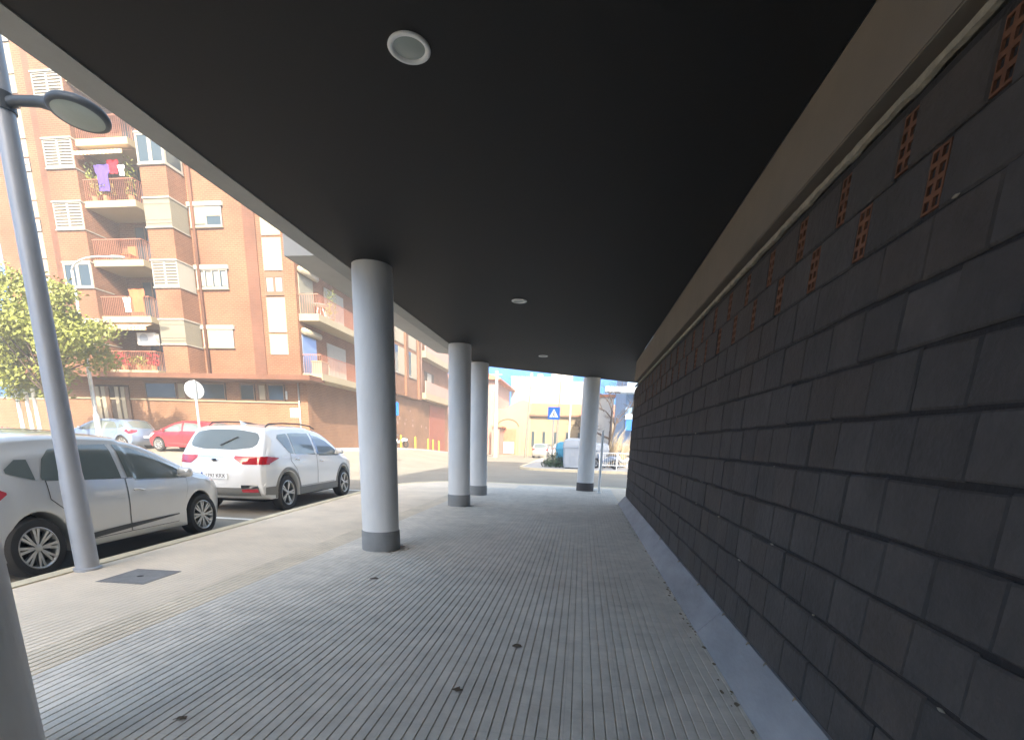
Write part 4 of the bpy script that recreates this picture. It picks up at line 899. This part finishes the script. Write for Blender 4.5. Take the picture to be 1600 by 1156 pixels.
def clump_set(seed, cx, cy, cz, rx, ry, rz, n, r0, r1):
    q = np.random.default_rng(seed); out = []
    while len(out) < n:
        d = q.uniform(-1, 1, 3)
        if np.dot(d, d) < 1: out.append((cx+d[0]*rx, cy+d[1]*ry, cz+d[2]*rz, q.uniform(r0, r1)))
    return out
gz = g(-22.6, 19.5)
cl = clump_set(5, -.3, 0, 5.3, 3.6, 2.2, 1.9, 46, .5, .95)+clump_set(6, -1.6, -.2, 3.3, 1.9, 1.4, 1.0, 14, .45, .75)
tree("bushy green street tree by the left edge before the brick block", -23.4, 19.5, gz, cl, [(0, 0, -.2), (.05, 0, 1.2), (-.05, .05, 2.3), (0, 0, 3.3)], "leaf", 20000, .17, 5)
# street trees out of frame to the left whose shadows fall on the brick block
for i, (x, y, h_, rx) in enumerate([(-15.95, 15.2, 5.2, 1.7), (-20.9, 15.6, 4.2, .9)]):
    pass
t = thing("garden_posts", "three pale posts standing in the planted bed at the left", "posts", (-25.5, 20.2, g(-25.5, 20.2)))
for x, h_ in ((-.55, 3.15), (-.05, 2.6), (.35, 2.75)):
    b = MB(); b.tube([(x, 0, -.2), (x, 0, h_)], .075, 10); b.build("post", "white", t, smooth=True)
for i, (x, y, w_, h_, m_, lab) in enumerate([(-26.2, 20.6, .6, .8, "leaf_yellow", "low yellow green bush around the pale posts"), (-24.6, 20.9, .5, .6, "leaf", "small green bush at the right of the pale posts"), (-27.0, 20.2, .5, .9, "flower_red", "red flowering bush at the left edge beside the pale posts")]):
    t = thing("bush", lab, "bush", (x, y, g(x, y)))
    b = MB()
    for k in range(260):
        a = rr.uniform(0, 6.28); r_ = w_*math.sqrt(rr.random()); zz = h_*rr.random(); s_ = rr.uniform(.08, .16); c = Vector((r_*math.cos(a), r_*math.sin(a), zz)); u = Vector((rr.uniform(-1, 1), rr.uniform(-1, 1), rr.uniform(-.3, 1))).normalized(); v = u.orthogonal().normalized()
        b.add([c-v*s_*.3, c+u*s_-v*s_*.1, c+u*s_*1.4, c+v*s_*.3], [(0, 1, 2, 3)])
    b.build("foliage", m_, t); b = MB()
    for k in range(5): b.tube([(0, 0, -.05), (rr.uniform(-.5, .5)*w_, rr.uniform(-.5, .5)*w_, h_*.7)], .012, 5)
    b.build("stems", "bark", t)
t = thing("shrub", "low green shrub at the kerb below the pedestrian sign", "shrub", (-1.45, 29.7, 0))
b = MB()
for k in range(700):
    a = rr.uniform(0, 6.28); r_ = .85*math.sqrt(rr.random()); zz = .85*rr.random()*(1-r_*.7); s_ = rr.uniform(.08, .18); c = Vector((r_*math.cos(a), r_*math.sin(a)*.7, zz)); u = Vector((rr.uniform(-1, 1), rr.uniform(-1, 1), rr.uniform(-.1, 1.2))).normalized(); v = u.orthogonal().normalized()
    b.add([c-v*s_*.18, c+u*s_-v*s_*.08, c+u*s_*1.5, c+v*s_*.18], [(0, 1, 2, 3)])
b.build("foliage", "leaf_dark", t); b = MB()
for k in range(8): b.tube([(0, 0, -.05), (rr.uniform(-.5, .5), rr.uniform(-.4, .4), .6)], .015, 5)
b.build("stems", "bark", t)
t = thing("garden_wall", "ochre brick garden wall behind the pale posts at the left edge", "wall", (-38, 27, 0))
b = MB(); b.box(-60, -32.15, 26.9, 27.2, -.2, 3.0); b.build("wall", "ground_brick", t, world=True); b = MB(); b.box(-60, -32.15, 26.85, 27.25, 3.01, 3.1); b.build("coping", "cream", t, world=True)
tree("tall dark green tree behind the garden wall at the left edge", -35.5, 31.0, 0, clump_set(8, 0, 0, 4.2, 3.2, 2.2, 1.6, 26, .6, 1.1), [(0, 0, -.2), (0, .05, 1.4), (0, 0, 2.6)], "leaf_dark", 5000, .3, 8)
# bare tree behind the last column
t = thing("tree", "bare leafless tree behind the last column at the right", "tree", (2.0, 32.5, 0))
b = MB(); q = np.random.default_rng(9)
def branch(p, d, l_, r_, dep):
    p1 = p+d*l_*.5+Vector(q.normal(0, .05, 3)); p2 = p+d*l_+Vector(q.normal(0, .08, 3)); b.tube([p, p1, p2], [r_, r_*.8, r_*.6], 6, cap=False)
    if dep:
        for k in range(3 if dep > 1 else 4):
            nd = (d+Vector(q.normal(0, .55, 3))).normalized(); nd.z = abs(nd.z)*.8+.05; branch(p.lerp(p2, q.uniform(.5, 1)), nd.normalized(), l_*q.uniform(.55, .8), r_*.55, dep-1)
branch(Vector((0, 0, -.1)), Vector((-.12, 0, 1)), 2.4, .13, 5); b.build("trunk", "bark", t)

# ------------------------------------------------------------------ buildings at the end of the street
wh = thing("warehouse", "low cream warehouse with tiled roof and scrolled end gable across the street end", "building", (0, 64, 0))
def wpb(mb, name, m, par=wh, **k): return mb.build(name, m, par, world=True, **k)
b = MB(); b.box(-6.2, 9, 60, 67, -.2, 4.45); wpb(b, "wall", "warehouse_wall")
b = MB(); gp = [(-10.6, -.2), (-6.21, -.2), (-6.21, 5.9), (-6.9, 6.25), (-7.6, 6.2), (-8.4, 5.8), (-9.2, 5.3), (-9.9, 5.2), (-10.6, 5.25)]
b.prism(gp, 59.9, 60.4, axis='y'); b.box(-10.59, -6.22, 60.41, 67, -.2, 5.0); wpb(b, "gable_front", "warehouse_cream")
b = MB(); b.prism([(59.6, 4.5), (59.6, 4.68), (63.5, 6.2), (67.4, 4.68), (67.4, 4.5), (63.5, 6.0)], -6.5, 9.2, axis='x'); wpb(b, "roof", "terracotta")
b = MB(); b.prism([(x, z) for x, z in [(-8.9+1.35*math.cos(a), 3.2+.9*math.sin(a)) for a in np.linspace(0, math.pi, 12)]]+[(-8.9+1.2*math.cos(a), 3.2+.78*math.sin(a)) for a in np.linspace(math.pi, 0, 12)], 59.84, 59.895, axis='y'); wpb(b, "arch_trim", "wood")
b = MB(); b.box(-9.7, -7.9, 59.86, 59.895, -.1, 2.9); o = wpb(b, "door", "terracotta"); b = MB(); b.box(-9.5, -8.1, 59.82, 59.858, 0, 1.4); wpb(b, "lower_panel", "metal_grey", o)
for x in (-10.4, -7.6):
    b = MB(); b.box(x, x+.45, 59.7, 59.895, -.2, 3.2); wpb(b, "pilaster", "warehouse_cream")
for x in (-6.0, -4.7, -3.3, -1.9, -.5, 1.5, 3.5):
    b = MB(); b.box(x, x+.5, 59.96, 59.995, .9, 2.7); o = wpb(b, "window", "window_glass"); b = MB(); b.box(x-.08, x+.58, 59.93, 59.958, 2.7, 2.85); b.box(x+.32, x+.5, 59.93, 59.958, .9, 2.699); wpb(b, "frame", "warehouse_cream", o)
b = MB(); b.box(-6.2, 9, 59.5, 59.59, 4.45, 4.6); wpb(b, "gutter", "wood")
wb = thing("white_building", "plain white stepped building rising behind the warehouse", "building", (-2, 73, 0))
b = MB(); b.box(-10.1, -4.61, 70, 80, -.1, 10.0); b.box(-4.6, -2.0, 70, 80, -.1, 13.0); b.box(-1.99, .9, 70.2, 80, -.1, 9.6); b.build("wall", "white_wall", wb, world=True)
b = MB(); b.box(-7.6, -7.3, 71, 71.3, 10.0, 10.7); b.build("chimney", "white_wall", wb, world=True); b = MB(); b.box(-6.6, -5.9, 71, 71.8, 10.0, 10.6); b.build("chimney", "white_wall", wb, world=True)
b = MB(); b.box(-10.2, -4.61, 69.9, 70.1, 10.001, 10.13); b.build("coping", "white_wall", wb, world=True); b = MB(); b.box(-4.7, -1.9, 69.9, 70.1, 13.001, 13.13); b.build("coping", "white_wall", wb, world=True)
ph = thing("pink_house", "pale pink house with overhanging eaves beyond the second pair of columns", "building", (-13, 63, 0))
b = MB(); b.box(-17, -10.3, 58, 70, -.2, 8.2); b.build("wall", "pink_wall", ph, world=True)
b = MB(); b.add([(-17.5, 57.3, 8.21), (-9.5, 57.3, 8.21), (-9.5, 70.7, 8.21), (-17.5, 70.7, 8.21), (-13.5, 62, 10), (-13.5, 66, 10), (-17.5, 57.3, 8.35), (-9.5, 57.3, 8.35), (-9.5, 70.7, 8.35), (-17.5, 70.7, 8.35)], [(0, 1, 2, 3), (0, 1, 7, 6), (1, 2, 8, 7), (2, 3, 9, 8), (3, 0, 6, 9), (6, 7, 4), (7, 8, 5, 4), (8, 9, 5), (9, 6, 4, 5)]); b.build("roof", "terracotta", ph, world=True)
b = MB(); b.box(-10.29, -9.4, 56.5, 66, -.2, 2.9); b.build("lean_to", "pink_wall", ph, world=True); b = MB(); b.prism([(56.2, 2.95), (66.2, 2.95), (66.2, 3.1), (56.2, 3.1)], -10.28, -9.1, axis='x'); b.build("lean_to_roof", "terracotta", ph, world=True)
for z in (4.2, 6.2):
    b = MB(); b.box(-12.6, -11.5, 57.95, 57.995, z, z+1.3); b.build("window", "window_glass", ph, world=True)
cb = thing("corner_building", "blue grey building with projecting slabs at the right end of the arcade", "building", (5, 38, 0))
b = MB(); b.box(2.75, 14, 34.5, 46, -.1, 9); b.build("wall", "blue_wall", cb, world=True)
for z in (3.05, 4.72):
    b = MB(); b.box(1.3 if z > 4 else 2.7, 14, 33.2, 34.49, z, z+.32); b.build("projecting_slab", "pale_blue", cb, world=True)
b = MB(); b.box(2.75, 13.9, 33.25, 33.4, 2.35, 3.04); b.build("parapet", "sign_blue", cb, world=True)
for x in (3.2, 6):
    b = MB(); b.box(x, x+1.2, 34.44, 34.49, 3.4, 5.0); o = b.build("window", "window_glass", cb, world=True)
sb = thing("pale_building", "pale sunlit building far behind the bare tree", "building", (4, 58, 0))
b = MB(); b.box(.2, 2.7, 47, 58, -.1, 5.6); b.build("wall", "white_wall", sb, world=True); b = MB(); b.box(.1, 2.8, 46.8, 58, 5.61, 5.85); b.build("roof", "terracotta", sb, world=True)

t = thing("branch_heap", "heap of pale dry branches leaning up against the blue corner building", "branches", (2.3, 32.2, 0))
b = MB()
for k in range(260):
    x0 = rr.uniform(-1.1, .8); y0 = rr.uniform(-.5, .6); z0 = rr.uniform(0, .5); l_ = rr.uniform(1.2, 2.5); dx = rr.uniform(.1, .55); p0 = Vector((x0, y0, z0)); p2 = Vector((x0+dx*l_, y0+rr.uniform(-.2, .3), z0+l_*rr.uniform(.5, .9)))
    b.tube([p0, p0.lerp(p2, .5)+Vector((rr.uniform(-.06, .06), 0, rr.uniform(-.06, .1))), p2], [rr.uniform(.012, .03), .018, .006], 4, cap=False)
o = b.build("branches", "leaf_tan", t); o["kind"] = "stuff"
# ------------------------------------------------------------------ haze volume added to imitate veiling lens glare
hm = bpy.data.materials.new("glare_haze"); hm.use_nodes = True; hn = hm.node_tree; hn.nodes.clear()
ho = hn.nodes.new("ShaderNodeOutputMaterial"); hv = hn.nodes.new("ShaderNodeVolumePrincipled"); hn.links.new(hv.outputs[0], ho.inputs["Volume"])
hv.inputs["Color"].default_value = (.95, .95, .95, 1); hv.inputs["Density"].default_value = .0043; hv.inputs["Anisotropy"].default_value = 0
M["glare_haze"] = hm
b = MB(); b.box(-72, 46, -42, 90, -1.5, 21.6); hz = b.build("glare_haze", "glare_haze"); hz["kind"] = "stuff"
